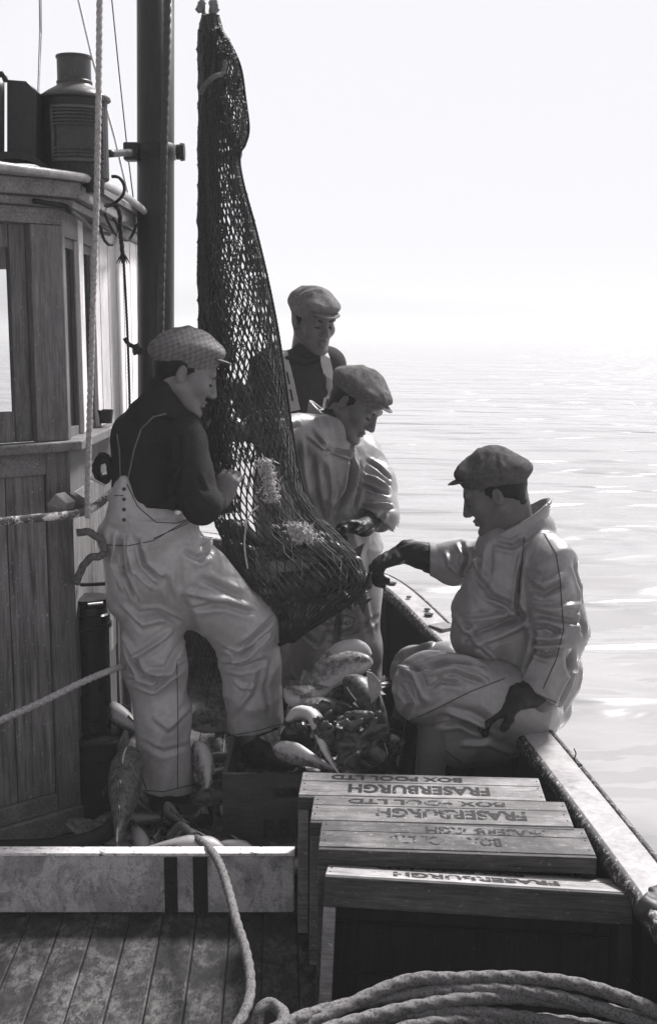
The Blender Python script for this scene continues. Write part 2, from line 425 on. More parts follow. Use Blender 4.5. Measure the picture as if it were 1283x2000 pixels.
    b = MB(); b.prism(ring(0.07, ZR-0.055), V(0,0,0.052)); b.build('fascia_board', m_v2, t, bevel=0.004)
    # cambered roof
    b = MB(); r0 = ring(0.085, ZR-0.002); c = sum(r0, V(0,0,0))/6; n = 6; rings = [r0]
    for k, (s, h) in enumerate(((1.0, 0.022), (0.96, 0.034), (0.7, 0.07), (0.4, 0.10))): rings.append([c+(p-c)*s+V(0,0,h) for p in r0])
    vs = [p for r in rings for p in r] + [c+V(0,0,0.115)]; fs = []
    for k in range(4): fs += [(k*6+i, k*6+(i+1) % 6, (k+1)*6+(i+1) % 6, (k+1)*6+i) for i in range(6)]
    fs += [(24+i, 24+(i+1) % 6, 30) for i in range(6)] + [tuple(range(6))[::-1]]
    b.add(vs, fs); b.build('roof', m_roof, t)
    b = MB(); b.tube(spline([p+V(0,0,0.012) for p in r0[:3]], 0.3), 0.014, 10); b.build('roof_edge_bead', m_edge, t, smooth=True)
    # --- side wall going away: windows then white boards
    X = -0.865
    def side(y0, y1, z0, z1, off, name, m, par=t, th=0.04, bevel=0.003):
        b = MB(); b.box((X-th+off, y0, z0), (X+off, y1, z1)); return b.build(name, m, par, bevel=bevel)
    side(3.905, 4.66, 0.0, zs-0.036, 0.0, 'side_panelling', m_v)
    side(3.915, 4.655, 0.45, zs-0.18, 0.006, 'side_panel', m_p, th=0.005)
    yA, yB, yC, yD = 3.945, 4.16, 4.235, 4.44
    side(3.903, yA, zs+0.001, ZR-0.086, 0.004, 'corner_post', m_v)
    side(yB, yC, zs+0.001, ZR-0.086, 0.004, 'mullion', m_w)
    side(yA+0.001, yB-0.001, zt-0.03, ZR-0.086, 0.002, 'side_header', m_v2)
    side(yC+0.001, yD-0.001, zt-0.03, ZR-0.086, 0.002, 'side_header', m_v2)
    for y0, y1 in ((yA, yB), (yC, yD)):
        b = MB(); z0, z1 = zs+0.001, zt-0.031
        for q in (((y0+0.001), y0+0.018, z0, z1), (y1-0.018, y1-0.001, z0, z1), (y0+0.019, y1-0.019, z0, z0+0.03), (y0+0.019, y1-0.019, z1-0.03, z1)):
            b.box((X-0.035, q[0], q[2]), (X-0.012, q[1], q[3]))
        f = b.build('side_window_frame', m_v, t)
        b = MB(); b.box((X-0.028, y0+0.018, z0+0.028), (X-0.024, y1-0.018, z1-0.028)); b.build('pane', plain('dark_glass', 0.015, 0.08, 0.2, 5, 0.5, 0.0), f)
    nb = 15; y0 = yD; wb = (5.75-yD)/nb
    for i in range(nb):
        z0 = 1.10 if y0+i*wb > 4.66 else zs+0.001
        if z0 < 1.2: side(y0+i*wb+0.0015, y0+(i+1)*wb-0.0015, 0.0, 1.098, 0.001+0.002*(i % 2), 'shade_toned_lower_board', m_v, th=0.03, bevel=0.003)  # dark varnish tone paints in the shade low on the wall behind the winch
        side(y0+i*wb+0.0015, y0+(i+1)*wb-0.0015, z0, ZR-0.086, 0.002+0.002*(i % 2), 'white_side_board', m_w, th=0.03, bevel=0.003)
    # the walls beyond, out of the camera's sight, with a window the light comes through
    b = MB()
    for q in (((-2.42,5.71,0), (-0.91,5.75,1.15)), ((-2.42,5.71,2.0), (-0.91,5.75,ZR-0.06)), ((-2.42,5.71,1.151), (-2.3,5.75,1.999)), ((-1.0,5.71,1.151), (-0.91,5.75,1.999))): b.box(*q)
    b.build('fore_wall', m_w, t)
    b = MB(); b.box((-2.46,3.91,0), (-2.425,5.70,ZR-0.06)); b.build('port_wall', m_w, t)
    q = A+d*SW; b = MB(); b.prism([q+V(-0.005,0,0), V(-2.0,3.42,0), V(-2.0,3.46,0), q+V(-0.005,0.04,0)], V(0,0,zs)); b.prism([V(-2.0,3.42,0), V(-2.43,3.9,0), V(-2.40,3.93,0), V(-1.97,3.46,0)], V(0,0,ZR-0.086)); b.build('aft_wall', m_v, t)
    # cable clipped under the roof edge
    b = MB(); b.tube(spline([FP(66,392,0.05), FP(100,398,0.05), FP(127,402,0.05), P(137,410,3.86), P(160,428,4.05), P(186,450,4.35), P(214,458,4.6)], 0.03), 0.008, 8); b.build('lamp_cable', plain('black_cable', 0.012, 0.4), t, smooth=True)
    return t
wheelhouse()
# ------------------------------------------------------------------ mast and rigging
M_IRON = plain('dark_iron', 0.012, 0.45, 0.5, 20, 0.5, 0.2)
M_ROPE_L = plain('pale_manila_rope', 0.34, 0.8, 0.7, 120, 0.2, 0.6)
M_ROPE_D = plain('dark_tarred_rope', 0.02, 0.7, 0.45, 60, 0.3, 0.6)
M_ROPE_C = flaked('speckled_coil_rope', 0.15, 0.07, 150, 0.53, 0.85, 0.2)
M_WIRE = plain('rigging_wire', 0.04, 0.5, 0.3, 30)
YM = 5.0
def mast():
    top = P(304, -220, YM); bot = P(305, 700, YM); bot = bot + (bot-top)*((0.0-bot.z)/(bot.z-top.z))
    r = 36*MPX(400, YM)
    t = thing('mast', 'thick round varnished wooden mast rising beside the wheelhouse', 'mast', bot)
    b = MB(); b.tube([bot, bot+(top-bot)*0.3, bot+(top-bot)*0.6, top], [r*1.02, r, r, r*0.98], 40)
    b.build('pole', wood('mast_varnish', 0.010, 0.032, 2, 0.45, 7, 0.3, 0.5, 0.2), t, smooth=True)
    c = P(305, 297, YM); b = MB(); h = 15*MPX(297, YM)
    b.lathe(c-V(0,0,h), [(r*1.0,0), (r*1.07,0.003), (r*1.07,2*h-0.003), (r*1.0,2*h)], 40); band = b.build('iron_band', M_IRON, t, smooth=True)
    b = MB(); b.tube([P(345,297,YM-0.1), P(352,297,YM-0.1), P(353,297,YM-0.1), P(361,297,YM-0.1)], [0.030, 0.030, 0.036, 0.034], 14); b.build('band_bolt', M_IRON, band, smooth=False)
    b = MB(); b.box((-0.03,-0.035,-0.035), (0.03,0.035,0.035), Matrix.Translation(P(258,297,YM-0.03))); b.build('band_lug', M_IRON, band, bevel=0.006)
    b = MB(); b.tube([P(262,297,YM-0.06), P(222,300,4.35), P(214,300,4.05)], 0.013, 10); b.build('lantern_stay_rod', M_IRON, t, smooth=True)
    # cleat knot
    k = [P(272+4*math.cos(a*1.3)-6*(a/9), 684+9*math.sin(a*1.7)-3*(a % 2), YM-0.12) for a in range(10)]
    b = MB(); b.tube(spline([P(244,660,4.9), P(252,672,4.9)] + k, 0.01), 0.009, 8); b.build('lashing', M_ROPE_D, t, smooth=True)
mast()
rope('halyard', [P(328,-40,4.82), P(325,150,4.82), P(321,300,4.79), P(318,460,4.82), P(314,640,4.83), P(312,900,4.83), P(312,1200,4.8)], 7.2*MPX(300,4.82), plain('weathered_halyard', 0.05, 0.75, 0.5, 60, 0.3, 0.6), 'dark laid rope running down the front of the mast', 'rope', lay=2.6, amp=0.3)
rope('hoist_rope', [P(196,-60,3.42), P(193,200,3.42), P(189,400,3.43), P(182,600,3.45), P(176,800,3.48), P(172,940,3.52), P(171,1010,3.56)], 6.2*MPX(300,3.4), M_ROPE_L, 'pale laid rope hanging straight down in front of the wheelhouse corner', 'rope', lay=2.4, amp=0.26)
def wire(pts, r, label, m=M_WIRE, name='stay_wire'):
    b = MB(); b.tube([P(*p) for p in pts], r, 6); o = b.build(name, m, None, P(*pts[-1])); tag(o, label, 'wire')
wire([(77,-80,4.5),(79,60,4.3),(75,190,4.1)], 0.0032, 'thin dark stay wire rising behind the square box on the wheelhouse roof')
wire([(81,-80,4.5),(82,60,4.3),(76,192,4.12)], 0.0022, 'second thinner wire close beside the stay left of the lantern')
wire([(216,-30,5.4),(234,150,5.4),(250,300,5.35),(265,420,5.3)], 0.0028, 'thin dark wire slanting down beside the mast to the wheelhouse edge')
wire([(140,-60,6.2),(180,110,6.0),(225,270,5.8),(262,425,5.5)], 0.0065, 'pale grey blurred stay slanting down behind the lantern', plain('pale_stay', 0.5, 0.7))
def lantern():
    Yc = 3.98; c = P(152, 352, Yc); k = MPX(250, Yc)*0.93; R = 70*k
    t = thing('ship_lantern', 'large weathered metal ship lantern with ribbed lens and carrying handle on the wheelhouse roof', 'lantern', c)
    m = plain('lantern_paint', 0.02, 0.5, 0.5, 14, 0.45, 0.25); mg = plain('lantern_lens', 0.03, 0.15, 0.5, 8, 0.6, 0.05)
    b = MB(); b.lathe(c, [(R*0.93,0), (R*0.95,0.004), (R*0.95,150*k), (R*0.95,158*k), (R*1.0,160*k), (R*1.02,163*k)], 28); b.build('body', m, t, smooth=False)
    b = MB(); b.lathe(c, [(R*1.06,162*k), (R*1.05,167*k), (R*0.80,179*k), (R*0.55,189*k), (R*0.51,193*k), (R*0.50,200*k)], 28); b.build('cowl', plain('lantern_cowl', 0.09, 0.4, 0.4, 20), t, smooth=True)
    b = MB(); b.lathe(c, [(R*0.53,195*k), (R*0.53,199*k), (R*0.50,201*k), (R*0.50,245*k), (R*0.53,246*k), (R*0.53,250*k), (R*0.38,252*k)], 28); b.build('chimney', plain('lantern_chimney', 0.06, 0.4, 0.4, 20), t)
    b = MB(); b.tube(spline([P(134,115,Yc-0.02), P(124,112,Yc-0.03), P(118,128,Yc-0.03), P(121,142,Yc-0.02), P(127,148,Yc-0.01)], 0.005), 0.0038, 8); b.build('handle', M_IRON, t, smooth=True)
    # ribbed lens facing the camera's right, inside a raised frame
    def arc(a0, a1, r, z0, z1, n=14, th=0.006):
        b = MB(); vs = []; fs = []
        for i in range(n+1):
            a = math.radians(a0+(a1-a0)*i/n); dr = V(math.sin(a), -math.cos(a), 0)
            for rr, z in ((r,z0), (r+th,z0), (r+th,z1), (r,z1)): vs.append(c+dr*rr+V(0,0,z))
        for i in range(n):
            for j in range(4): fs.append((i*4+j, i*4+(j+1) % 4, (i+1)*4+(j+1) % 4, (i+1)*4+j))
        fs += [(3,2,1,0), tuple(n*4+q for q in range(4))]; b.add(vs, fs); return b
    a0, a1 = -32, 64
    fr = MB()
    for q in ((a0,a1,30*k,36*k), (a0,a1,136*k,142*k), (a0,a0+5,37*k,135*k), (a1-5,a1,37*k,135*k)):
        s = arc(q[0], q[1], R*0.94, q[2], q[3], th=0.012); fr.add(s.v, s.f)
    f = fr.build('lens_frame', plain('lens_frame_metal', 0.07, 0.4, 0.4, 20), t, bevel=0.001)
    b = MB(); prof = []
    lens = MB()
    for i in range(5):
        s = arc(a0+5, a1-5, R*0.94, (102+i*7)*k, (105.5+i*7)*k, th=0.013); lens.add(s.v, s.f)
    for i in range(3):
        s = arc(a0+5, a1-5, R*0.94, (40+i*7)*k, (43.5+i*7)*k, th=0.012); lens.add(s.v, s.f)
    s = arc(a0+5, a1-5, R*0.94, 36.5*k, 135.5*k, th=0.003); lens.add(s.v, s.f)
    lens.build('lens', mg, f)
    b = MB(); b.lathe(P(186,365,Yc-0.05), [(0.03,-0.02), (0.03,0.02), (0.02,0.024)], 14); b.build('burner_cup', m, t)
    # curved bracket under it
    b = MB(); pts = [P(0,300,3.80), P(60,303,3.86), P(88,318,3.90), P(112,338,3.94), P(150,352,3.98), P(182,356,4.0)]
    sp = spline(pts, 0.02); vs = []; fs = []
    for p in sp:
        for dy, dz in ((-0.05,-0.022), (0.05,-0.022), (0.05,0.0), (-0.05,0.0)): vs.append(p+V(0,dy,dz))
    for i in range(len(sp)-1):
        for j in range(4): fs.append((i*4+j, i*4+(j+1) % 4, (i+1)*4+(j+1) % 4, (i+1)*4+j))
    fs += [(3,2,1,0), tuple((len(sp)-1)*4+q for q in range(4))]
    b.add(vs, fs); b.build('lantern_bracket', M_IRON, t)
    b = MB(); b.tube(spline([P(219,345,3.96), P(232,346,3.96), P(243,362,4.0), P(240,382,4.05), P(222,398,4.1), P(206,402,4.2)], 0.01), 0.0055, 8); b.build('cable', M_IRON, t, smooth=True)
    return t
lantern()
def light_box():
    t = thing('light_screen_box', 'dark square-cornered metal light box standing left of the lantern on the roof', 'light box', P(40,305,3.86))
    m = plain('light_box_paint', 0.03, 0.45, 0.4, 12)
    Y = 3.86
    b = MB(); b.prism([P(14,303,Y), P(71,307,Y), P(72,178,Y), P(52,158,Y), P(14,155,Y)], V(0.0,0.16,0)); b.build('screen', m, t, bevel=0.004)
    b = MB(); b.tube([P(-12,302,Y-0.02), P(-12,175,Y-0.02), P(-8,155,Y-0.02)], [0.034,0.034,0.028], 16); b.build('side_tube', m, t, smooth=True)
    b = MB(); b.tube(spline([P(-6,150,Y), P(4,144,Y), P(10,152,Y), P(12,160,Y)], 0.01), 0.009, 8); b.build('shackle', M_IRON, t, smooth=True)
light_box()
# handrail, hooks and the rope hanks at the wheelhouse corner
def handrail():
    t = thing('handrail', 'horizontal metal handrail with flaking white paint bolted round the wheelhouse corner', 'handrail', P(100,1010,3.7))
    b = MB(); b.tube(spline([P(-80,1024,3.52), P(0,1019,3.58), P(90,1010,3.66), P(150,1003,3.74), P(185,990,3.82), P(215,966,3.9), P(240,945,3.96)], 0.01), 0.0135, 12)
    b.build('rail', flaked('flaking_rail_paint', 0.10, 0.75, 18, 0.5, 0.4), t, smooth=True)
    b = MB(); b.prism([P(92,985,3.7), P(108,964,3.72), P(131,983,3.74), P(126,998,3.73), P(98,1000,3.72)], V(0.02,0.05,0)); b.build('bracket', plain('worn_wood_block', 0.16, 0.7, 0.5, 30), t, bevel=0.003)
    b = MB(); b.prism([P(136,962,3.80), P(168,982,3.82), P(165,994,3.82), P(133,1002,3.80)], V(0.01,0.03,0)); b.build('bracket', plain('worn_iron_bracket', 0.07, 0.5, 0.5, 30), t, bevel=0.003)
    b = MB(); b.tube([P(178,934,3.86), P(205,948,3.9)], 0.004, 8); b.build('belaying_pin', plain('worn_pin', 0.5, 0.4), t)
handrail()
def hank(name, label, c, Y, R, n, seed, m, r=0.009):
    rd = random.Random(seed); pts = []
    for i in range(n*10):
        a = i/10*2*math.pi; k = 1+0.25*math.sin(i*0.37+seed); pts.append(P(c[0]+R[0]*k*math.cos(a)+rd.uniform(-2,2), c[1]+R[1]*k*math.sin(a)+rd.uniform(-2,2), Y+0.03*math.sin(i*0.61)))
    rope(name, pts, r, m, label, 'rope')
hank('rope_hank', 'dark hank of rope hung behind the standing man beside the wheelhouse', (203,915), 3.98, (14,22), 4, 2, M_ROPE_D)
rope('hanging_rope_loop', [P(150,1040,3.82), P(172,1038,3.82), P(195,1052,3.83), P(204,1072,3.83), P(194,1086,3.83), P(180,1085,3.83), P(166,1100,3.84), P(158,1122,3.85), P(152,1140,3.86)], 0.013, M_ROPE_C, 'frayed loop of pale rope hanging below the handrail', 'rope', jit=0.006)
def winch():
    t = thing('deck_winch', 'dark upright iron winch barrel with a glinting band behind the standing man', 'winch', P(180,1500,4.05))
    m = plain('winch_black_paint', 0.010, 0.3, 0.5, 18)
    c = P(184,1400,4.02); c.z = 0.0
    b = MB(); b.box((-0.14,-0.11,0), (0.1,0.11,0.30), Matrix.Translation(c)); b.build('base', m, t, bevel=0.01)
    k = MPX(1180, 4.02)
    b = MB(); zb = P(184,1215,4.02).z; b.lathe(V(c.x,c.y,0.31), [(0.062,0), (0.062,zb-0.33), (0.072,zb-0.325), (0.072,zb-0.31)], 24); b.build('barrel', m, t)
    b = MB(); b.lathe(V(c.x,c.y,zb), [(0.058,0.001), (0.066,0.004), (0.066,0.03), (0.058,0.035), (0.055,0.06), (0.068,0.075), (0.072,0.09), (0.05,0.095)], 24); b.build('top_drum', m, t)
    b = MB(); b.tube([P(173,1181,3.93), P(202,1178,3.93)], 0.005, 8); b.build('glint_band', plain('bright_steel', 0.7, 0.2, 0.1, 5, 0.8, 0.0, 0.8), t)
    b = MB(); b.tube([P(158,1142,3.95), P(206,1140,3.95)], 0.007, 8); b.build('top_bar', m, t)
winch()
rope('mooring_line', [P(-30,1421,3.30), P(0,1408,3.33), P(80,1372,3.42), P(160,1333,3.50), P(205,1314,3.60), P(230,1305,3.80), P(250,1300,4.02), P(262,1300,4.15)], 6.8*MPX(1360,3.45), M_ROPE_L, 'pale laid rope stretched low across the wheelhouse to the standing man', 'rope', lay=2.2, amp=0.24)
rope('tackle_pendant', [P(200,405,4.35), P(222,400,4.33), P(234,415,4.33), P(236,450,4.33), P(239,485,4.33), P(241,512,4.33)], 0.008, M_ROPE_D, 'short dark pendant rope ending in a frayed tuft by the roof edge', 'rope', amp=0.3)
b = MB()
for dx in (-13,-8,-3,3,8,13): b.tube([P(241,494,4.33), P(241+dx*0.6,505,4.33), P(241+dx,515,4.33)], [0.004,0.003,0.001], 5)
o = b.build('rope_tuft', M_ROPE_D, None, P(241,500,4.33)); tag(o, 'splayed fibre tuft on the end of the dark pendant rope', 'rope end')
rope('signal_line', [P(242,512,4.34), P(245,560,4.4), P(249,640,4.5), P(252,720,4.55), P(254,800,4.6), P(255,860,4.62)], 0.0048, M_ROPE_D, 'thin dark line hanging against the white side of the wheelhouse', 'rope', amp=0.2, seg=8)
b = MB()
for q in (((200,400,4.3),(215,440,4.4),(232,462,4.5),(252,468,4.8),(266,440,5.0),(266,410,5.2)), ((196,440,4.3),(205,470,4.35),(220,478,4.4),(232,450,4.5),(222,425,4.5)), ((214,395,4.5),(240,428,4.8),(266,440,5.1)), ((250,430,5.0),(262,418,5.2),(268,425,5.2))):
    b.tube(spline([P(*p) for p in q], 0.02), 0.0055, 6)
o = b.build('tangled_lashing', M_ROPE_D, None, P(230,450,4.5), smooth=True); tag(o, 'tangle of dark lashings along the far roof edge beside the mast', 'rope')
b = MB(); c0 = P(200, 826, 4.47); b.lathe(c0+V(0.01,0,0), [(0.028,0), (0.036,0.05), (0.032,0.05), (0.025,0.006)], 14)
o = b.build('tin_cup', plain('tin_cup_dark', 0.04, 0.4, 0.4, 20), None, c0); tag(o, 'small dark tin standing on the end of the wheelhouse sill', 'tin')
b = MB(); b.tube(spline([P(-20,1658,3.5), P(60,1656,3.5), P(130,1650,3.52), P(190,1636,3.56), P(225,1610,3.62), P(240,1575,3.7)], 0.02), 0.028, 14)
o = b.build('black_hose', plain('hose_rubber', 0.012, 0.35), None, P(100,1656,3.5), smooth=True); tag(o, 'thick black hose lying along the foot of the wheelhouse behind the pale plank', 'hose')

# loose rope and coil in the foreground
rope('loose_rope', [P(330,1636,3.60), P(352,1612,3.58), P(368,1622,3.50), P(388,1640,3.40), P(410,1658,3.27), P(430,1690,3.10), P(448,1745,2.95), P(462,1800,2.80), P(478,1850,2.70), P(488,1900,2.60), P(488,1945,2.52), P(474,1985,2.45), P(440,2040,2.38), P(420,2100,2.36)],
     9.8*MPX(1850,2.7), M_ROPE_C, 'thick speckled rope trailing over the pale plank towards the camera', 'rope', amp=0.14, seg=14)
def coil():
    r = 0.0150; pts = []; c = V(0.30, 2.02, 0)
    turns = [(0.52,0.40,0.04,0.300), (0.47,0.385,-0.03,0.272), (0.55,0.37,0.10,0.262), (0.50,0.355,0.00,0.235), (0.44,0.33,0.06,0.225), (0.55,0.40,0.03,0.21), (0.53,0.39,0.02,0.175), (0.55,0.40,0.05,0.14), (0.52,0.385,0.02,0.10), (0.55,0.40,0.03,0.06), (0.53,0.39,0.04,0.025)]
    rd = random.Random(9)
    for ti, (rx, ry, dx, z) in enumerate(turns):
        for k in range(24):
            a = math.radians(205) + 2*math.pi*k/24; f = k/24
            nx = turns[(ti+1) % len(turns)] if ti < len(turns)-1 else turns[ti]
            m = lambda i: turns[ti][i]*(1-f)+nx[i]*f
            pts.append(c + V(m(2)+m(0)*math.cos(-a), m(1)*math.sin(-a), m(3)+0.006*math.sin(k*1.3+ti)))
    lead = [P(430,2110,2.30), P(470,2060,2.3), P(500,2010,2.32), P(508,1975,2.34), P(530,1962,2.35), P(552,1980,2.33), P(575,2010,2.28)]
    rope('rope_coil', lead + pts[3:], r, M_ROPE_C, 'big coil of thick speckled rope piled in front of the nearest fish box', 'rope coil', amp=0.16, seg=14)
coil()

# ------------------------------------------------------------------ fish boxes
M_BOX = [wood('box_wood_a', 0.11, 0.36, 0, 0.75, 16, 0.55, 0.25, 0.5, sdark=0.05, sscale=6), wood('box_wood_b', 0.10, 0.32, 0, 0.75, 13, 0.6, 0.25, 0.5, sdark=0.04, sscale=4.5),
         wood('box_wood_c', 0.05, 0.24, 0, 0.7, 15, 0.8, 0.3, 0.5, sdark=0.03, sscale=5), wood('box_wood_d', 0.15, 0.45, 0, 0.75, 12, 0.5, 0.25, 0.5, sdark=0.06, sscale=6)]
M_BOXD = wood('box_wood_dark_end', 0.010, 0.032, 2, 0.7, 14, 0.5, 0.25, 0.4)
M_BOXF = wood('box_wood_dark_front', 0.02, 0.13, 0, 0.6, 11, 0.5, 0.3, 0.5)  # darker wood tone for the battens across the box mouths
def ink(strength, name='stencil_ink'):
    t = NT(name); n1 = t.noise(45, (1,1,1), 5, 0.7); n2 = t.noise(6, (1,1,1), 2, 0.5)
    f = t.math('ADD', n1, t.math('MULTIPLY', n2, 0.5)); a = t.ramp(f, [(strength, (0,0,0,1)), (strength+0.07, (1,1,1,1))])
    t.done(g(0.02), 0.8); inv = t.math('SUBTRACT', 1.0, a); t.l(inv, t.b.inputs['Alpha']); return t.m
def text_mesh(s, size, bold=0.0, xs=1.0, width=None):
    cu = bpy.data.curves.new('txt', 'FONT'); cu.body = s; cu.size = size; cu.offset = bold; cu.align_x = 'CENTER'; cu.align_y = 'CENTER'; cu.resolution_u = 3
    ob = bpy.data.objects.new('txt', cu); COL.objects.link(ob); dg = bpy.context.evaluated_depsgraph_get()
    me = ob.evaluated_get(dg).to_mesh(); vs = [V(v.co.x*xs, v.co.y, 0) for v in me.vertices]; fs = [tuple(p.vertices) for p in me.polygons]
    if width:
        w0 = max(v.x for v in vs)-min(v.x for v in vs); vs = [V(v.x*width/w0, v.y, 0) for v in vs]
    ob.evaluated_get(dg).to_mesh_clear(); bpy.data.objects.remove(ob); bpy.data.curves.remove(cu)
    return vs, fs
def fish_box(M, L, D, H, label, mi, lines, name='fish_box', slat=None, amount=0.62, mouth=True):
    """box lying on its side: L along x, D away from camera (the side plank on top), H tall; mouth towards -y"""
    t = thing(name, label, 'fish box', M.translation, group='wooden fish boxes stacked by the rail')
    t.rotation_euler = M.to_euler(); off = MATID
    def part(nm, lo, hi, m, bv=0.003):
        b = MB(); b.box(lo, hi); me_o = b.build(nm, m, None, bevel=bv); me_o.parent = t; return me_o
    th = 0.014
    top = part('side_plank', (0,0,H-th), (L,D,H), m=M_BOX[mi])
    part('side_plank', (0,0,0), (L,D,th), m=M_BOX[mi])
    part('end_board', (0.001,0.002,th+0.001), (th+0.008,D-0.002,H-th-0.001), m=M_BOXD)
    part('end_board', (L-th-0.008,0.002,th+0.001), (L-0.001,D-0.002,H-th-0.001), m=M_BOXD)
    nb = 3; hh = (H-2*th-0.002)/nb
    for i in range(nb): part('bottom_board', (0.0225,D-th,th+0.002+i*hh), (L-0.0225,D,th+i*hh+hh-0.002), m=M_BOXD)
    if mouth:
        part('mouth_batten', (0.0,-0.016,H-mouth), (L,-0.001,H-0.002), m=M_BOXF)
        part('corner_batten', (0.0,-0.014,0.0), (0.03,-0.001,H-mouth-0.001), m=M_BOX[mi]); part('corner_batten', (L-0.035,-0.014,0.0), (L,-0.001,H-mouth-0.001), m=M_BOXD)
    rn = random.Random(mi)
    for x in (0.012, L-0.012):
        for k in range(3):
            b = MB(); b.lathe(V(x+rn.uniform(-.003,.003), D*(0.18+0.32*k)+rn.uniform(-.008,.008), H-0.0005), [(0.0028,0),(0.0028,0.0016),(0.001,0.002)], 8); nh = b.build('nail_head', M_IRON); nh.parent = top
    b = MB(); b.box((0.004, D*0.60-0.0012, H-0.0006), (L-0.004, D*0.60+0.0012, H+0.0008)); gp = b.build('board_seam', M_PITCH); gp.parent = top
    for s, size, cx, cy, xs, st in lines:
        vs, fs = text_mesh(s, size, size*0.035, 1.0, xs*L)
        R = Matrix.Translation((cx*L, cy*D, H+0.0012)) @ Matrix.Rotation(math.pi, 4, 'Z')
        o = build('stencil_lettering', [R @ v for v in vs], fs, ink(st), None); o.parent = top
    return t
MATID = 0
def place(fl, fr, ztl, D, H, L, tilt=0.0, **kw):
    # fl / fr: world points of the front top corners; box built so its top front edge joins them
    ex = (fr-fl).normalized(); yv = V(0,0,1).cross(ex).normalized(); ez = ex.cross(yv)
    R = Matrix((ex, yv, ez)).transposed().to_4x4()
    R = R @ Matrix.Rotation(tilt, 4, 'X')
    M = Matrix.Translation(fl) @ R @ Matrix.Translation((0,0,-H))
    return fish_box(M, L, D, H, **kw)
def boxes():
    FB = 'FRASERBURGH'; BP = 'BOX POOL LTD'
    c1l, c1r = P(635,1707,2.68), P(1233,1742,2.62); c1l.z = 0.415; c1l = PZ(635,1707,0.415); c1r = PZ(1233,1743,0.392)
    place(c1l, c1r, 0, 0.165, 0.40, (c1r-c1l).length, tilt=-0.27, label='nearest fish box lying on its side with open mouth towards the camera', mi=3, mouth=0.072,
          lines=[(FB,0.078,0.50,0.33,0.55,0.80),(BP,0.042,0.42,0.78,0.50,0.80)])
    c2l, c2r = PZ(622,1652,0.425), PZ(1163,1669,0.415)
    place(c2l, c2r, 0, 0.17, 0.42, (c2r-c2l).length, tilt=-0.03, label='second fish box from the front with smudged lettering on its wet side plank', mi=2, mouth=0.045,
          lines=[(BP,0.070,0.46,0.34,0.42,0.72),(FB,0.060,0.62,0.74,0.45,0.74)])
    c3l, c3r = PZ(606,1600,0.42), PZ(1120,1614,0.415)
    place(c3l, c3r, 0, 0.165, 0.41, (c3r-c3l).length, tilt=0.0, label='third fish box from the front with faded stencilled name on top', mi=1, mouth=0.04,
          lines=[(FB,0.080,0.54,0.36,0.58,0.78),(BP,0.045,0.45,0.80,0.62,0.76)])
    c4l, c4r = PZ(583,1551,0.42), PZ(1066,1564,0.415)
    place(c4l, c4r, 0, 0.17, 0.41, (c4r-c4l).length, tilt=0.0, label='farthest box of the row with the clearest black stencilled name', mi=0, mouth=0.04,
          lines=[(FB,0.082,0.49,0.33,0.58,0.88),(BP,0.046,0.40,0.80,0.55,0.86)])
    # upright box behind, its dark end towards us
    t = thing('fish_box', 'dark upright fish box with a hand slot in its end behind the row', 'fish box', P(510,1650,3.62), group='wooden fish boxes stacked by the rail')
    Y = 3.62; p = P(436,1645,Y); q = P(650,1645,Y); zt = P(500,1512,Y).z; z0 = 0.012
    hx0, hx1 = P(533,1548,Y).x, P(582,1548,Y).x; hz0, hz1 = P(555,1560,Y).z, P(555,1540,Y).z
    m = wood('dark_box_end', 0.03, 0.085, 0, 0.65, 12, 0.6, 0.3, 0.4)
    b = MB()
    for lo, hi in (((p.x,Y,z0),(q.x,Y+0.016,hz0)), ((p.x,Y,hz1),(q.x,Y+0.016,zt)), ((p.x,Y,hz0),(hx0,Y+0.016,hz1)), ((hx1,Y,hz0),(q.x,Y+0.016,hz1))): b.box(lo, hi)
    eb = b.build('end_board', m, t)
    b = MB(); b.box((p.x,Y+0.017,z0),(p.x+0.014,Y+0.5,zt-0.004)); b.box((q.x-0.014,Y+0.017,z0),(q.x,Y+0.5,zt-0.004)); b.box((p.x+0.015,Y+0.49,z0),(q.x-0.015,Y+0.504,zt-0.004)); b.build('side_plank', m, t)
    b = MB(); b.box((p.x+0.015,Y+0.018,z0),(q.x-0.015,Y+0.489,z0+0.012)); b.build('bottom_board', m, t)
    vs, fs = text_mesh('F.B.P.', 0.085, 0.003, 0.85); cx = P(555,1620,Y)
    build('stencil_lettering', [V(cx.x+v.x+0.01, Y-0.002, cx.z+v.y) for v in vs], fs, plain('black_ink', 0.004, 0.8), eb)
boxes()

def rail_odds():
    b = MB(); b.tube(spline([P(1120,1462,3.27), P(1124,1472,3.26), P(1121,1484,3.25), P(1128,1492,3.24), P(1136,1494,3.23), P(1128,1498,3.23)], 0.004), 0.0018, 6)
    o = b.build('twine_end', M_IRON, None, P(1125,1490,3.24)); tag(o, 'little black twist of twine sticking up from the outer rail edge', 'twine')
    F = Field(0.005); F.cone(P(1262,1772,2.52), P(1300,1790,2.50), 0.030, 0.045, 0.02); F.cone(P(1268,1756,2.56), P(1295,1745,2.58), 0.014, 0.026, 0.02); F.cone(P(1262,1775,2.5), P(1285,1762,2.56), 0.012, 0.02, 0.02)
    v, f = F.mesh(); v = apply_folds(v, f, [], 0.006, 14); o = build('crumpled_cloth', v, f, plain('dark_wet_cloth', 0.05, 0.5), None, P(1275,1775,2.5), True); tag(o, 'dark crumpled cloth lying on the rail at the right edge', 'cloth')
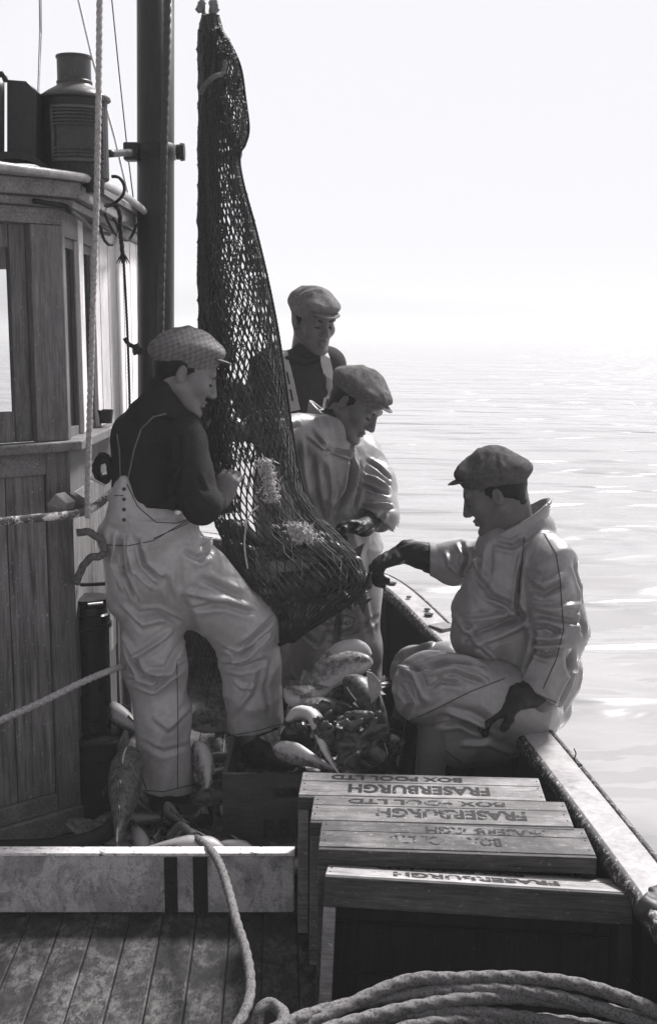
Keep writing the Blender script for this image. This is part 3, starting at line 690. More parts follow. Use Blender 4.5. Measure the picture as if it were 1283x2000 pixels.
# ------------------------------------------------------------------ implicit-surface modelling (one continuous skin per garment or body)
class Field:
    def __init__(s, h): s.h = h; s.pr = []; s.lo = np.full(3, 1e9); s.hi = np.full(3, -1e9)
    def _add(s, f, c, r, k, op='u'):
        c = np.array(c, float); lo = c.min(0)-r; hi = c.max(0)+r
        s.pr.append((f, lo-k-3*s.h, hi+k+3*s.h, k, op))
        if op == 'u': s.lo = np.minimum(s.lo, lo); s.hi = np.maximum(s.hi, hi)
    def cone(s, a, b, ra, rb, k=0.03, view=None, op='u', flat=False):
        a = np.array(a, float); b = np.array(b, float)
        ra = np.atleast_1d(np.array(ra, float)); rb = np.atleast_1d(np.array(rb, float))
        if len(ra) == 1: ra = np.repeat(ra, 2)
        if len(rb) == 1: rb = np.repeat(rb, 2)
        ax = b-a; L = max(np.linalg.norm(ax), 1e-6); t = ax/L
        vd = np.array(view if view is not None else (0, 1, 0), float)
        v = vd - t*vd.dot(t)
        if np.linalg.norm(v) < 1e-3: v = np.cross(t, (0, 0, 1.0))
        v /= np.linalg.norm(v); u = np.cross(t, v)
        def f(X, Y, Z):
            x = X-a[0]; y = Y-a[1]; z = Z-a[2]
            sx = x*t[0]+y*t[1]+z*t[2]; hh = np.clip(sx/L, 0, 1)
            ru = ra[0]+(rb[0]-ra[0])*hh; rv = ra[1]+(rb[1]-ra[1])*hh; w = sx-hh*L; m = np.minimum(ru, rv)
            du = (x*u[0]+y*u[1]+z*u[2])/ru; dv = (x*v[0]+y*v[1]+z*v[2])/rv
            if flat: return np.maximum((np.sqrt(du*du+dv*dv)-1)*m, np.abs(sx-L/2)-L/2)
            return (np.sqrt(du*du+dv*dv+(w/m)**2)-1)*m
        s._add(f, [a, b], max(ra.max(), rb.max()), k, op)
    def ell(s, c, r, R=None, k=0.02, op='u'):
        c = np.array(c, float); r = np.array(r, float); R = np.eye(3) if R is None else np.array(R)   # columns = local axes
        def f(X, Y, Z):
            x = X-c[0]; y = Y-c[1]; z = Z-c[2]; q = 0
            for i in range(3): q = q + ((x*R[0,i]+y*R[1,i]+z*R[2,i])/r[i])**2
            q = np.sqrt(q); return (q-1)*r.min()*np.clip(0.6+0.4*q, 0.6, 1)
        s._add(f, [c], r.max(), k, op)
    def plane(s, c, n, rad, k=0.004):           # cut away what lies beyond the plane, near c
        c = np.array(c, float); n = np.array(n, float); n /= np.linalg.norm(n)
        def f(X, Y, Z): return (X-c[0])*n[0]+(Y-c[1])*n[1]+(Z-c[2])*n[2]
        s._add(f, [c], rad, k, 'p')
    def mesh(s):
        h = s.h; lo = s.lo-4*h; hi = s.hi+4*h; n = np.ceil((hi-lo)/h).astype(int)+1
        D = np.full(n, 0.5, np.float32)
        ax = [lo[i]+h*np.arange(n[i], dtype=np.float32) for i in range(3)]
        for f, l, u, k, op in s.pr:
            i0 = np.clip(np.floor((l-lo)/h).astype(int), 0, n-1); i1 = np.clip(np.ceil((u-lo)/h).astype(int)+1, 1, n)
            if (i1 <= i0).any(): continue
            sl = tuple(slice(i0[i], i1[i]) for i in range(3))
            d = f(ax[0][sl[0]][:,None,None], ax[1][sl[1]][None,:,None], ax[2][sl[2]][None,None,:]).astype(np.float32); o = D[sl]
            if op == 'u':
                q = np.clip(0.5+0.5*(o-d)/k, 0, 1); D[sl] = o*(1-q)+d*q-k*q*(1-q)
            elif op == 's':
                d = -d; q = np.clip(0.5-0.5*(o-d)/k, 0, 1); D[sl] = o*(1-q)+d*q+k*q*(1-q)
            elif op == 'p':
                D[sl] = np.maximum(o, d)
        S = D < 0; S[0]=S[-1]=False; S[:,0]=S[:,-1]=False; S[:,:,0]=S[:,:,-1]=False; D = np.where(S, D, np.maximum(D, 1e-5))
        C = [S[i:n[0]-1+i, j:n[1]-1+j, k:n[2]-1+k] for i in (0,1) for j in (0,1) for k in (0,1)]
        cnt = sum(c.astype(np.int8) for c in C); act = (cnt > 0) & (cnt < 8)
        idx = np.argwhere(act); ids = np.full(act.shape, -1, np.int32); ids[act] = np.arange(len(idx))
        P0 = np.zeros((len(idx), 3)); N0 = np.zeros(len(idx)); off = [(i,j,k) for i in (0,1) for j in (0,1) for k in (0,1)]
        vals = np.stack([D[idx[:,0]+o[0], idx[:,1]+o[1], idx[:,2]+o[2]] for o in off], 1)
        for a in range(8):
            for b in range(a+1, 8):
                if sum(abs(off[a][i]-off[b][i]) for i in range(3)) != 1: continue
                va, vb = vals[:,a], vals[:,b]; m = (va < 0) != (vb < 0)
                t = np.where(m, va/(np.where(m, va-vb, 1)), 0)
                pa = np.array(off[a]); pb = np.array(off[b])
                P0 += m[:,None]*(pa+(pb-pa)*t[:,None]); N0 += m
        verts = lo + h*(idx + P0/N0[:,None]); faces = []
        for axn in range(3):
            a1, a2 = [(1,2), (2,0), (0,1)][axn]
            s0 = [slice(None)]*3; s1 = [slice(None)]*3; s0[axn] = slice(0, -1); s1[axn] = slice(1, None)
            A = S[tuple(s0)]; B = S[tuple(s1)]
            for cond, flip in ((A & ~B, False), (~A & B, True)):
                e = np.argwhere(cond)
                if not len(e): continue
                q = []
                for d1, d2 in ((0,0), (-1,0), (-1,-1), (0,-1)):
                    c = e.copy(); c[:,a1] += d1; c[:,a2] += d2; q.append(ids[c[:,0], c[:,1], c[:,2]])
                q = np.stack(q, 1)
                faces.append(q[:, ::-1] if flip else q)
        F = np.concatenate(faces)
        return verts, F
def drop_bits(verts, F):                     # keep the largest connected piece
    n = len(verts); lab = np.arange(n)
    for _ in range(400):
        m = lab[F].min(1); l2 = lab.copy()
        for i in range(4): np.minimum.at(l2, F[:, i], m)
        l2 = l2[l2]
        if (l2 == lab).all(): break
        lab = l2
    u, c = np.unique(lab, return_counts=True); k = u[c.argmax()]
    keep = lab == k; mp = np.cumsum(keep)-1; F = F[keep[F].all(1)]
    return verts[keep], mp[F]
def vnormals(verts, F):
    a = verts[F[:,2]]-verts[F[:,0]]; b = verts[F[:,3]]-verts[F[:,1]]; fn = np.cross(a, b); N = np.zeros_like(verts)
    for i in range(4): np.add.at(N, F[:, i], fn)
    return N/np.maximum(np.linalg.norm(N, axis=1), 1e-12)[:,None]
def bvh_of(verts, F): return BVHTree.FromPolygons(verts.tolist(), F.tolist())
def drape(bvh, pts, step=6, off=0.0):         # pixel polyline -> points on the garment as the camera sees it
    out = []
    for (x0, y0), (x1, y1) in zip(pts[:-1], pts[1:]):
        n = max(1, int(math.hypot(x1-x0, y1-y0)/step))
        for k in range(n+1):
            f = k/n; r = ray(x0+(x1-x0)*f, y0+(y1-y0)*f).normalized(); h = bvh.ray_cast(O, r)
            if h[0] is not None: out.append(h[0] - r*off)
    return out
def apply_folds(verts, F, folds, noise_amp=0.0, noise_scale=8.0, stretch=(1,1,1), sharp=True, seed=0):
    N = vnormals(verts, F); D = np.zeros(len(verts))
    if folds:
        bv = bvh_of(verts, F)
        for pts, w, amp in folds:
            w *= 0.82; amp *= 2.0
            q = drape(bv, pts, 8)
            if len(q) < 2: continue
            best = np.full(len(verts), 1e9); par = np.zeros(len(verts)); m = len(q)-1
            lo = np.min([list(p) for p in q], 0)-3*w; hi = np.max([list(p) for p in q], 0)+3*w
            sel = np.where(((verts > lo) & (verts < hi)).all(1))[0]
            if not len(sel): continue
            X = verts[sel]; best = np.full(len(sel), 1e9); par = np.zeros(len(sel))
            for i in range(m):
                a = np.array(q[i]); b = np.array(q[i+1]); ab = b-a; L2 = ab.dot(ab)
                if L2 < 1e-10 or L2 > 0.01: continue
                t = np.clip(((X-a)@ab)/L2, 0, 1); d = np.linalg.norm(X-(a+t[:,None]*ab), axis=1)
                u = d < best; best[u] = d[u]; par[u] = (i+t[u])/m
            fade = np.clip(np.minimum(par, 1-par)*5, 0, 1)**0.6*0.85+0.15
            D[sel] += amp*np.exp(-(best/w)**2)*fade - amp*0.35*np.exp(-((best-2*w)/w)**2)*fade
    if noise_amp:
        off = Vector((seed*3.1, seed*1.7, seed))
        sx, sy, sz = (noise_scale*x for x in stretch)
        for i, v in enumerate(verts.tolist()):
            q = Vector((v[0]*sx, v[1]*sy, v[2]*sz))+off
            w = noise.noise_vector(q*0.6)*0.9
            n1 = noise.noise(q+w); n2 = noise.noise(q*2.3+w*1.5+off)
            if sharp:
                dd = noise.voronoi(q*0.8+w*0.55)[0]; cr = min(1.0, (dd[1]-dd[0])*2.2)
                D[i] += noise_amp*((1-2.6*abs(n1))*1.15-0.4 + (0.5-1.6*abs(n2))*0.3 + (cr-0.6)*0.9)
            else: D[i] += noise_amp*(n1+0.5*n2)
    return verts + N*D[:,None]
def sdf_obj(name, fld, mat, parent, folds=None, namp=0.0, nscale=8.0, stretch=(1,1,1), sharp=True, seed=0, clean=True):
    v, F = fld.mesh()
    if clean: v, F = drop_bits(v, F)
    if folds or namp: v = apply_folds(v, F, folds, namp, nscale, stretch, sharp, seed)
    o = build(name, v, F, mat, parent, None, True)
    return o, v, F
# ------------------------------------------------------------------ the four fishermen
def basis(f, up):
    f = V(*f).normalized(); up = V(*up); r = f.cross(up).normalized(); u = r.cross(f)
    return np.array([[r.x, f.x, u.x], [r.y, f.y, u.y], [r.z, f.z, u.z]])
def head_fields(F, c, R, s, skin=True):
    L = lambda x, y, z: c + s*(R @ np.array((x, y, z)))
    E = lambda p, r, k=0.012, op='u', rr=None: F.ell(L(*p), np.array(r)*s, R if rr is None else R @ rr, k, op)
    K = lambda a, b, ra, rb, k=0.01, op='u': F.cone(L(*a), L(*b), ra*s, rb*s, k, op=op)
    E((0,-0.015,0.035), (0.074,0.094,0.082)); E((0,0.030,-0.012), (0.063,0.062,0.092), 0.02)
    for q in (-1, 1):
        K((q*0.056,-0.005,-0.045), (q*0.020,0.066,-0.098), 0.021, 0.017, 0.02)
        E((q*0.043,0.056,-0.022), (0.022,0.020,0.022), 0.02)
    E((0,0.078,-0.104), (0.022,0.017,0.016), 0.016)
    K((-0.040,0.076,0.026), (0.040,0.076,0.026), 0.013, 0.013, 0.012)
    for q in (-1, 1): E((q*0.031,0.093,0.000), (0.019,0.016,0.013), 0.010, 's')
    for q in (-1, 1): E((q*0.031,0.073,-0.001), (0.016,0.0125,0.0115), 0.004)
    K((0,0.086,0.012), (0,0.106,-0.034), 0.0085, 0.0115, 0.010)
    for q in (-1, 1): E((q*0.013,0.097,-0.038), (0.0085,0.011,0.008), 0.005)
    E((0,0.087,-0.063), (0.019,0.010,0.006), 0.006); E((0,0.085,-0.075), (0.017,0.010,0.006), 0.006)
    K((-0.021,0.0890,-0.0740), (0,0.0975,-0.0690), 0.002, 0.002, 0.003, 's'); K((0.021,0.0890,-0.0740), (0,0.0975,-0.0690), 0.002, 0.002, 0.003, 's')
    for q in (-1, 1):
        ry = np.array(Matrix.Rotation(math.radians(-q*18), 3, 'Z'))
        E((q*0.078,-0.012,-0.008), (0.008,0.017,0.028), 0.004, 'u', ry); E((q*0.085,-0.006,-0.004), (0.006,0.009,0.017), 0.003, 's', ry)
def head_extras(t, c, R, s, hair_m, name_mat, cap_m, cap=(18, 1.0, 1.0), capfold=None, brows=True, seed=1, beard=0):
    L = lambda x, y, z: c + s*(R @ np.array((x, y, z)))
    # hair: short back and sides, below the cap
    H = Field(0.004)
    H.ell(L(0,-0.017,0.033), np.array((0.0775,0.0955,0.084))*s, R, 0.01)
    H.cone(L(0,-0.055,-0.02), L(0,-0.058,-0.05), np.array((0.058,0.038))*s, np.array((0.048,0.030))*s, 0.02, view=R[:,1])
    H.plane(L(0,0.028,0.0), R @ np.array((0,1,0.35)), 0.3*s); H.plane(L(0,-0.02,-0.055), R @ np.array((0,0.35,-1)), 0.3*s)
    for q in (-1, 1): H.ell(L(q*0.086,-0.002,-0.022), np.array((0.018,0.026,0.030))*s, R, 0.004, 's')
    sdf_obj('hair', H, hair_m, t, None, 0.0012, 60, (1,1,1), False)
    if brows:
        for q in (-1, 1):
            b = MB(); b.tube([V(*L(q*0.014,0.088,0.016)), V(*L(q*0.030,0.086,0.022)), V(*L(q*0.046,0.074,0.018))], [0.0045*s,0.006*s,0.0025*s], 8)
            b.build('eyebrow', hair_m, t, smooth=True)
            b = MB(); b.tube([V(*L(q*0.018,0.0815,-0.006)), V(*L(q*0.031,0.0862,-0.0085)), V(*L(q*0.044,0.079,-0.006))], [0.0018*s,0.0042*s,0.0018*s], 8)
            b.build('eyelashes', hair_m, t, smooth=True)
    # flat cap
    tilt, w, hgt = cap; T = np.array(Matrix.Rotation(math.radians(tilt), 3, 'X')); RC = R @ T
    o0 = L(0,-0.008,0.045); s0 = s; s = s*0.93; Q = lambda x, y, z: o0 + s*(RC @ np.array((x, y, z)))
    C = Field(0.0045)
    C.cone(Q(0,-0.005,-0.008), Q(0,-0.005,0.022), np.array((0.082,0.100))*s, np.array((0.083,0.101))*s, 0.01, view=RC[:,1])
    C.ell(Q(0,-0.024,0.030*hgt), np.array((0.097*w,0.103,0.052*hgt))*s, RC, 0.015)
    C.ell(Q(0,0.062,0.016*hgt), np.array((0.076*w,0.054,0.021*hgt))*s, RC, 0.045)
    C.ell(Q(0.0,-0.048,0.030*hgt), np.array((0.082*w,0.062,0.044*hgt))*s, RC, 0.03)
    # hollow it where the head goes in
    C.ell(Q(0,-0.01,-0.045), np.array((0.070,0.090,0.060))*s, RC, 0.006, 's')
    cap_o, v, f = sdf_obj('cap', C, cap_m, t, capfold, 0.0030, 14, (1,1,1), True, seed)
    B = Field(0.0035); a = math.radians(-16); TB = RC @ np.array(Matrix.Rotation(a, 3, 'X'))
    B.ell(Q(0,0.088,-0.004), np.array((0.078*w,0.060,0.0065))*s, TB, 0.004)
    B.plane(Q(0,0.060,0.0), -RC[:,1], 0.2)
    o, _, _ = sdf_obj('peak', B, cap_m, None, clean=False)
    me = o.data; off = worldloc(cap_o)
    for vv in me.vertices: vv.co -= off
    o.parent = cap_o
    return cap_o
def hand(F, w, d, n, curl=0.6, s=1.0, thumb=1, fat=1.0, spread=0.0, k=0.006, curls=None):
    w = np.array(w, float); d = np.array(V(*d).normalized()); n = V(*n); n = n - V(*d)*n.dot(V(*d)); n = np.array(n.normalized()); sd = np.cross(d, n)
    R = np.stack([sd, d, n], 1)
    F.cone(w-d*0.01*s, w+d*0.03*s, np.array((0.027,0.020))*s*fat, np.array((0.034,0.017))*s*fat, 0.012, view=n)
    F.ell(w+d*0.052*s, np.array((0.042,0.052,0.018))*s*(0.5+0.5*fat), R, 0.012)
    for i, (x, ln) in enumerate(((-1.5,0.86), (-0.5,0.98), (0.5,1.0), (1.5,0.80))):
        p = w + d*(0.088-0.004*abs(x))*s + sd*x*0.0205*s*thumb*-1; a = 0.15; c = curls[i] if curls else curl
        dirx = sd*x*spread*thumb*-1
        for j, (l, r0, r1) in enumerate(((0.040,0.0100,0.0092), (0.027,0.0092,0.0084), (0.021,0.0084,0.0070))):
            a += c*(0.9 if j else 0.7); q = p + (d*math.cos(a)+n*math.sin(a)+dirx)*l*ln*s
            F.cone(p, q, r0*s*fat, r1*s*fat, k); p = q
    p = w + d*0.022*s + sd*thumb*0.030*s; dd = d*0.62+sd*thumb*0.62+n*0.45; dd /= np.linalg.norm(dd)
    q = p + dd*0.040*s; F.cone(p, q, 0.0135*s*fat, 0.0105*s*fat, 0.008)
    dd = d*0.85+sd*thumb*0.05+n*0.5; dd /= np.linalg.norm(dd); F.cone(q, q+dd*0.032*s, 0.0105*s*fat, 0.0082*s*fat, k)
def PP(p): return np.array(P(*p))
def cones(F, lst, f=1.0, k=0.03):
    for it in lst:
        a, b, ra, rb = it[:4]; kk = it[4] if len(it) > 4 else k
        ma, mb = MPX(a[1], a[2]), MPX(b[1], b[2])
        F.cone(PP(a), PP(b), np.array(ra)*ma*f, np.array(rb)*mb*f, kk*(0.6+0.4*f))
def ribbon(name, bvh, pts, w, mat, parent, th=0.003, lift=0.003, axis=V(1,0,0)):
    q = drape(bvh, pts, 7); q = spline(q[::3]+[q[-1]], 0.02)
    vs = []; fs = []
    for i, p in enumerate(q):
        t = (q[min(i+1,len(q)-1)]-q[max(i-1,0)]).normalized(); nr = bvh.find_nearest(p)[1]; s = t.cross(nr).normalized()
        for a, b in ((-1,0),(1,0),(1,1),(-1,1)): vs.append(p+s*a*w/2+nr*(lift+b*th))
    for i in range(len(q)-1):
        for j in range(4): fs.append((i*4+j, (i+1)*4+j, (i+1)*4+(j+1) % 4, i*4+(j+1) % 4))
    fs += [(0,1,2,3), tuple((len(q)-1)*4+j for j in (3,2,1,0))]
    return build(name, vs, fs, mat, parent)
def seam(name, bvh, pts, r, mat, parent):
    q = drape(bvh, pts, 5, 0.001)
    if len(q) < 2: return
    b = MB(); b.tube(q, r*0.95, 5); return b.build(name, mat, parent, smooth=True)

M_SKIN = plain('weathered_skin', 0.105, 0.5, 0.18, 25, 0.4, 0.2)
M_SKINL = plain('younger_skin', 0.17, 0.5, 0.15, 25, 0.4, 0.15)
M_HAIR = plain('dark_hair', 0.008, 0.5, 0.3, 60, 0.4, 0.6, stretch=(1,1,0.3))
M_WOOL = plain('dark_wool_jersey', 0.024, 0.95, 0.25, 30, 0.1, 0.8, fine=330)
M_WOOLG = plain('grey_wool_jersey', 0.038, 0.95, 0.25, 30, 0.1, 0.8, fine=300)
def oil(name, v, rough=0.38, spec=0.5, var=0.18, blot=0.3):
    t = NT(name); n1 = t.noise(5, (1,1,1), 6, 0.65, 0.4); n2 = t.noise(60, (1,1,1), 3, 0.6); n3 = t.noise(17, (1,1,1), 5, 0.7)
    c = t.ramp(n1, [(0.3, v*(1-var)), (0.7, v*(1+var))]); c = t.mixc(0.3, c, t.ramp(n2, [(0.35, v*0.75), (0.65, v*1.25)]))
    c = t.mixc(t.math('MULTIPLY', t.ramp(n3, [(0.58, (0,0,0,1)), (0.72, (1,1,1,1))]), blot), c, g(v*0.35))
    nb = t.bump(n3, 0.25, 0.006); nb = t.bump(n2, 0.2, 0.0015, nb)
    r = t.ramp(n3, [(0.3, (rough*0.8,)*3+(1,)), (0.7, (rough*1.3,)*3+(1,))])
    m = t.done(c, r, nb, spec); return m
M_OIL1 = oil('pale_oilskin', 0.36, 0.36, 0.7); M_OIL4 = oil('grey_oilskin', 0.18, 0.32, 0.7); M_OIL2 = oil('rear_oilskin', 0.185, 0.36, 0.7)
M_GLOVE = oil('dark_rubber_glove', 0.010, 0.5, 0.5); M_BOOT = oil('black_rubber_boot', 0.008, 0.3, 0.5)
M_SEAM = plain('dark_stitching', 0.045, 0.8)
def tweed(name, a, b, rough=0.95, check=True):
    t = NT(name); n1 = t.noise(70, (1,1,1), 4, 0.75)
    c = t.ramp(n1, [(0.25, a), (0.75, b)])
    if check:
        co = t.coord((1,1,1)); sep = t.n('SeparateXYZ'); t.l(co, sep.inputs[0])
        xs = t.math('ADD', sep.outputs[0], t.math('MULTIPLY', sep.outputs[1], 0.4)); zs = t.math('ADD', sep.outputs[2], t.math('MULTIPLY', sep.outputs[0], -0.35))
        f1 = t.math('SINE', t.math('MULTIPLY', xs, 330)); f2 = t.math('SINE', t.math('MULTIPLY', zs, 420)); f4 = t.math('SINE', t.math('MULTIPLY', zs, 1250))
        w = t.math('MULTIPLY', t.math('ADD', t.math('ADD', f1, f2), f4), 0.12); w = t.math('ADD', w, 0.5)
        c = t.mixc(w, g(a*0.55), c)
    nb = t.bump(t.noise(300, (1,1,1), 2, 0.5), 0.6, 0.002)
    return t.done(c, rough, nb, 0.1)

def man_young():
    t = thing('person', 'young man in pale checked cap, dark jersey and oilskin dungarees with one foot raised', 'person', P(325,1600,3.97))
    c = PP((362,728,3.98)); R = basis((0.92,0.14,-0.38), (0.40,0.08,0.9)); s = 1.09
    jers = [((290,870,3.97),(298,1000,3.95),(70,62),(80,66)), ((262,846,3.97),(352,842,3.95),(40,46),(44,46)),
            ((305,818,3.96),(320,792,3.97),(56,54),(46,48),0.02), ((318,798,3.965),(326,768,3.975),(45,46),(43,44),0.008)]
    armR = [((362,862,3.89),(392,985,3.80),(42,40),(36,35)), ((394,987,3.80),(426,982,3.92),(35,34),(22,22))]
    armL = [((350,840,4.08),(398,900,4.24),(38,38),(27,27)), ((398,900,4.24),(390,842,4.19),(27,27),(19,19))]
    legS = [((293,1110,3.98),(303,1290,3.96),(66,70),(60,60)), ((303,1290,3.96),(320,1400,3.95),(58,56),(51,50)), ((320,1400,3.95),(323,1560,3.95),(51,50),(61,52))]
    legB = [((330,1098,3.95),(478,1222,4.03),(86,78),(62,58)), ((480,1225,4.03),(503,1440,4.07),(62,56),(54,50))]
    hip = [((303,1080,3.95),(305,1105,3.96),(88,76),(80,78))]
    # body: one continuous skin from head to feet, inside the clothes
    B = Field(0.0042); head_fields(B, c, R, s)
    L = lambda x, y, z: c + s*(R @ np.array((x, y, z)))
    B.cone(L(0,-0.030,-0.035), PP((312,826,3.97)), 0.056*s, 0.062, 0.02)
    cones(B, jers[:2]+armR+armL+legS+legB+hip, 0.72)
    hand(B, PP((429,982,3.935)), (0.30,0.30,0.80), (0.2,0.95,-0.2), 0.75, 1.02, 1)
    hand(B, PP((390,846,4.19)), (0.15,-0.1,0.95), (0.7,0.1,0.2), 0.7, 0.95, -1)
    sdf_obj('body', B, M_SKINL, t)
    # jersey
    G = Field(0.0047); cones(G, jers+armR+armL, 1.0, 0.03)
    G.plane(PP((430,982,3.93)), (0.75,0.5,0.0), 0.08)
    o, v, f = sdf_obj('jersey', G, M_WOOL, t, [([(355,900),(345,950),(360,1000)],0.012,-0.010), ([(330,930),(345,985),(330,1005)],0.010,0.008), ([(385,930),(400,960)],0.01,-0.005), ([(290,985),(330,990),(350,970)],0.01,0.006),
            ([(352,850),(348,900),(330,950)],0.012,-0.008), ([(300,812),(340,822),(368,812)],0.006,-0.006)], 0.005, 6, (1,1,0.6), True, 1)
    bj = bvh_of(v, f)
    # dungarees
    D = Field(0.0047); cones(D, hip, 1.0, 0.03); cones(D, legS+legB, 1.0, 0.045)
    cones(D, [((244,940,3.865),(256,1010,3.86),(9,14),(40,26),0.010), ((240,950,3.89),(226,1050,3.92),(14,26),(34,48),0.015), ((262,1010,3.868),(300,1050,3.87),(44,22),(75,44),0.02), ((231,1040,3.93),(250,1170,3.96),(30,45),(38,55),0.03)], 1.0)
    k9 = MPX(1010, 3.95); D.cone(PP((301,1006,3.95)), PP((303,1095,3.95)), (90*k9, 82*k9), (88*k9, 78*k9), 0.012, flat=True)
    D.plane(PP((323,1541,3.93)), (-0.1,0.0,-1), 0.19); D.plane(PP((502,1424,4.06)), (0.16,-0.1,-1), 0.17)
    fo = [([(395,1130),(440,1150),(478,1168)],0.014,-0.009), ([(360,1155),(430,1170),(492,1192)],0.012,0.007), ([(372,1190),(440,1180),(500,1198)],0.012,-0.007),
          ([(470,1268),(500,1240),(537,1204)],0.010,-0.011), ([(435,1292),(480,1284),(528,1240)],0.010,0.010), ([(440,1268),(466,1282),(500,1262)],0.009,-0.009), ([(425,1300),(470,1306),(520,1290)],0.012,-0.008),
          ([(455,1330),(475,1345),(500,1340)],0.010,0.005), ([(395,1050),(408,1060),(400,1085)],0.012,0.010), ([(360,1075),(390,1092),(408,1080)],0.012,-0.008), ([(345,1080),(352,1110),(350,1150)],0.012,-0.004),
          ([(236,1055),(243,1120),(268,1172)],0.009,-0.012), ([(252,1050),(262,1110),(300,1150)],0.009,0.012), ([(268,1055),(282,1105),(318,1136)],0.009,-0.012), ([(225,1040),(222,1100),(240,1150)],0.010,0.009),
          ([(340,1175),(322,1130),(300,1150)],0.012,-0.006), ([(355,1160),(385,1235),(432,1300)],0.014,-0.006),
          ([(236,1232),(262,1285),(300,1260),(335,1232)],0.011,0.011), ([(245,1255),(275,1320),(330,1330)],0.012,-0.012), ([(285,1318),(330,1312),(368,1245)],0.010,0.011), ([(250,1330),(300,1345),(372,1290)],0.010,-0.009),
          ([(270,1200),(310,1195),(350,1215)],0.012,-0.010), ([(240,1180),(280,1220),(330,1205)],0.012,0.008), ([(300,1400),(330,1420),(372,1380)],0.012,0.005), ([(275,1450),(320,1470),(370,1455)],0.012,-0.004), ([(460,1390),(490,1350),(500,1300)],0.012,0.005), ([(528,1400),(520,1340),(530,1290)],0.012,-0.005)]
    o, v, f = sdf_obj('oilskin_dungarees', D, M_OIL1, t, fo, 0.0055, 6, (1,1,0.8), True, 2)
    bd = bvh_of(v, f)
    for pts in ([(346,1290),(348,1400),(347,1538)], [(205,1064),(250,1066),(300,1056),(360,1020),(398,1008)], [(300,1052),(345,1032),(380,1016)], [(262,1543),(320,1546),(384,1531)], [(448,1437),(500,1428),(552,1413)], [(248,945),(270,990),(305,1020),(345,1022),(395,1005)], [(224,968),(242,968)]):
        seam('seam', bd, pts, 0.0016, M_SEAM, o)
    ms = plain('cord_brace', 0.14, 0.7)
    for pts in ([(236,942),(234,880),(229,848)], [(250,938),(262,880),(276,838),(300,814),(325,808)]): seam('brace', bj, pts, 0.0030, ms, t)
    for p in drape(bd, [(243,955),(243,1015)], 20):
        b = MB(); b.tube([p+V(0,0.002,0), p+V(0,-0.005,0)], 0.006, 10); b.build('button', M_SEAM, o)
    # boots
    for lst in ([((325,1530,3.95),(330,1590,3.95),(46,42),(40,40)), ((322,1588,3.93),(392,1600,3.90),(34,34),(26,30))], [((505,1415,4.07),(515,1465,4.07),(42,40),(36,36)), ((505,1466,4.05),(575,1492,4.0),(32,32),(24,30))]):
        K = Field(0.006); cones(K, lst, 1.0, 0.03); sdf_obj('boot', K, M_BOOT, t, None, 0.002, 10)
    head_extras(t, c, R, s, M_HAIR, None, tweed('checked_tweed', 0.13, 0.30), (22, 0.92, 0.98), seed=3)
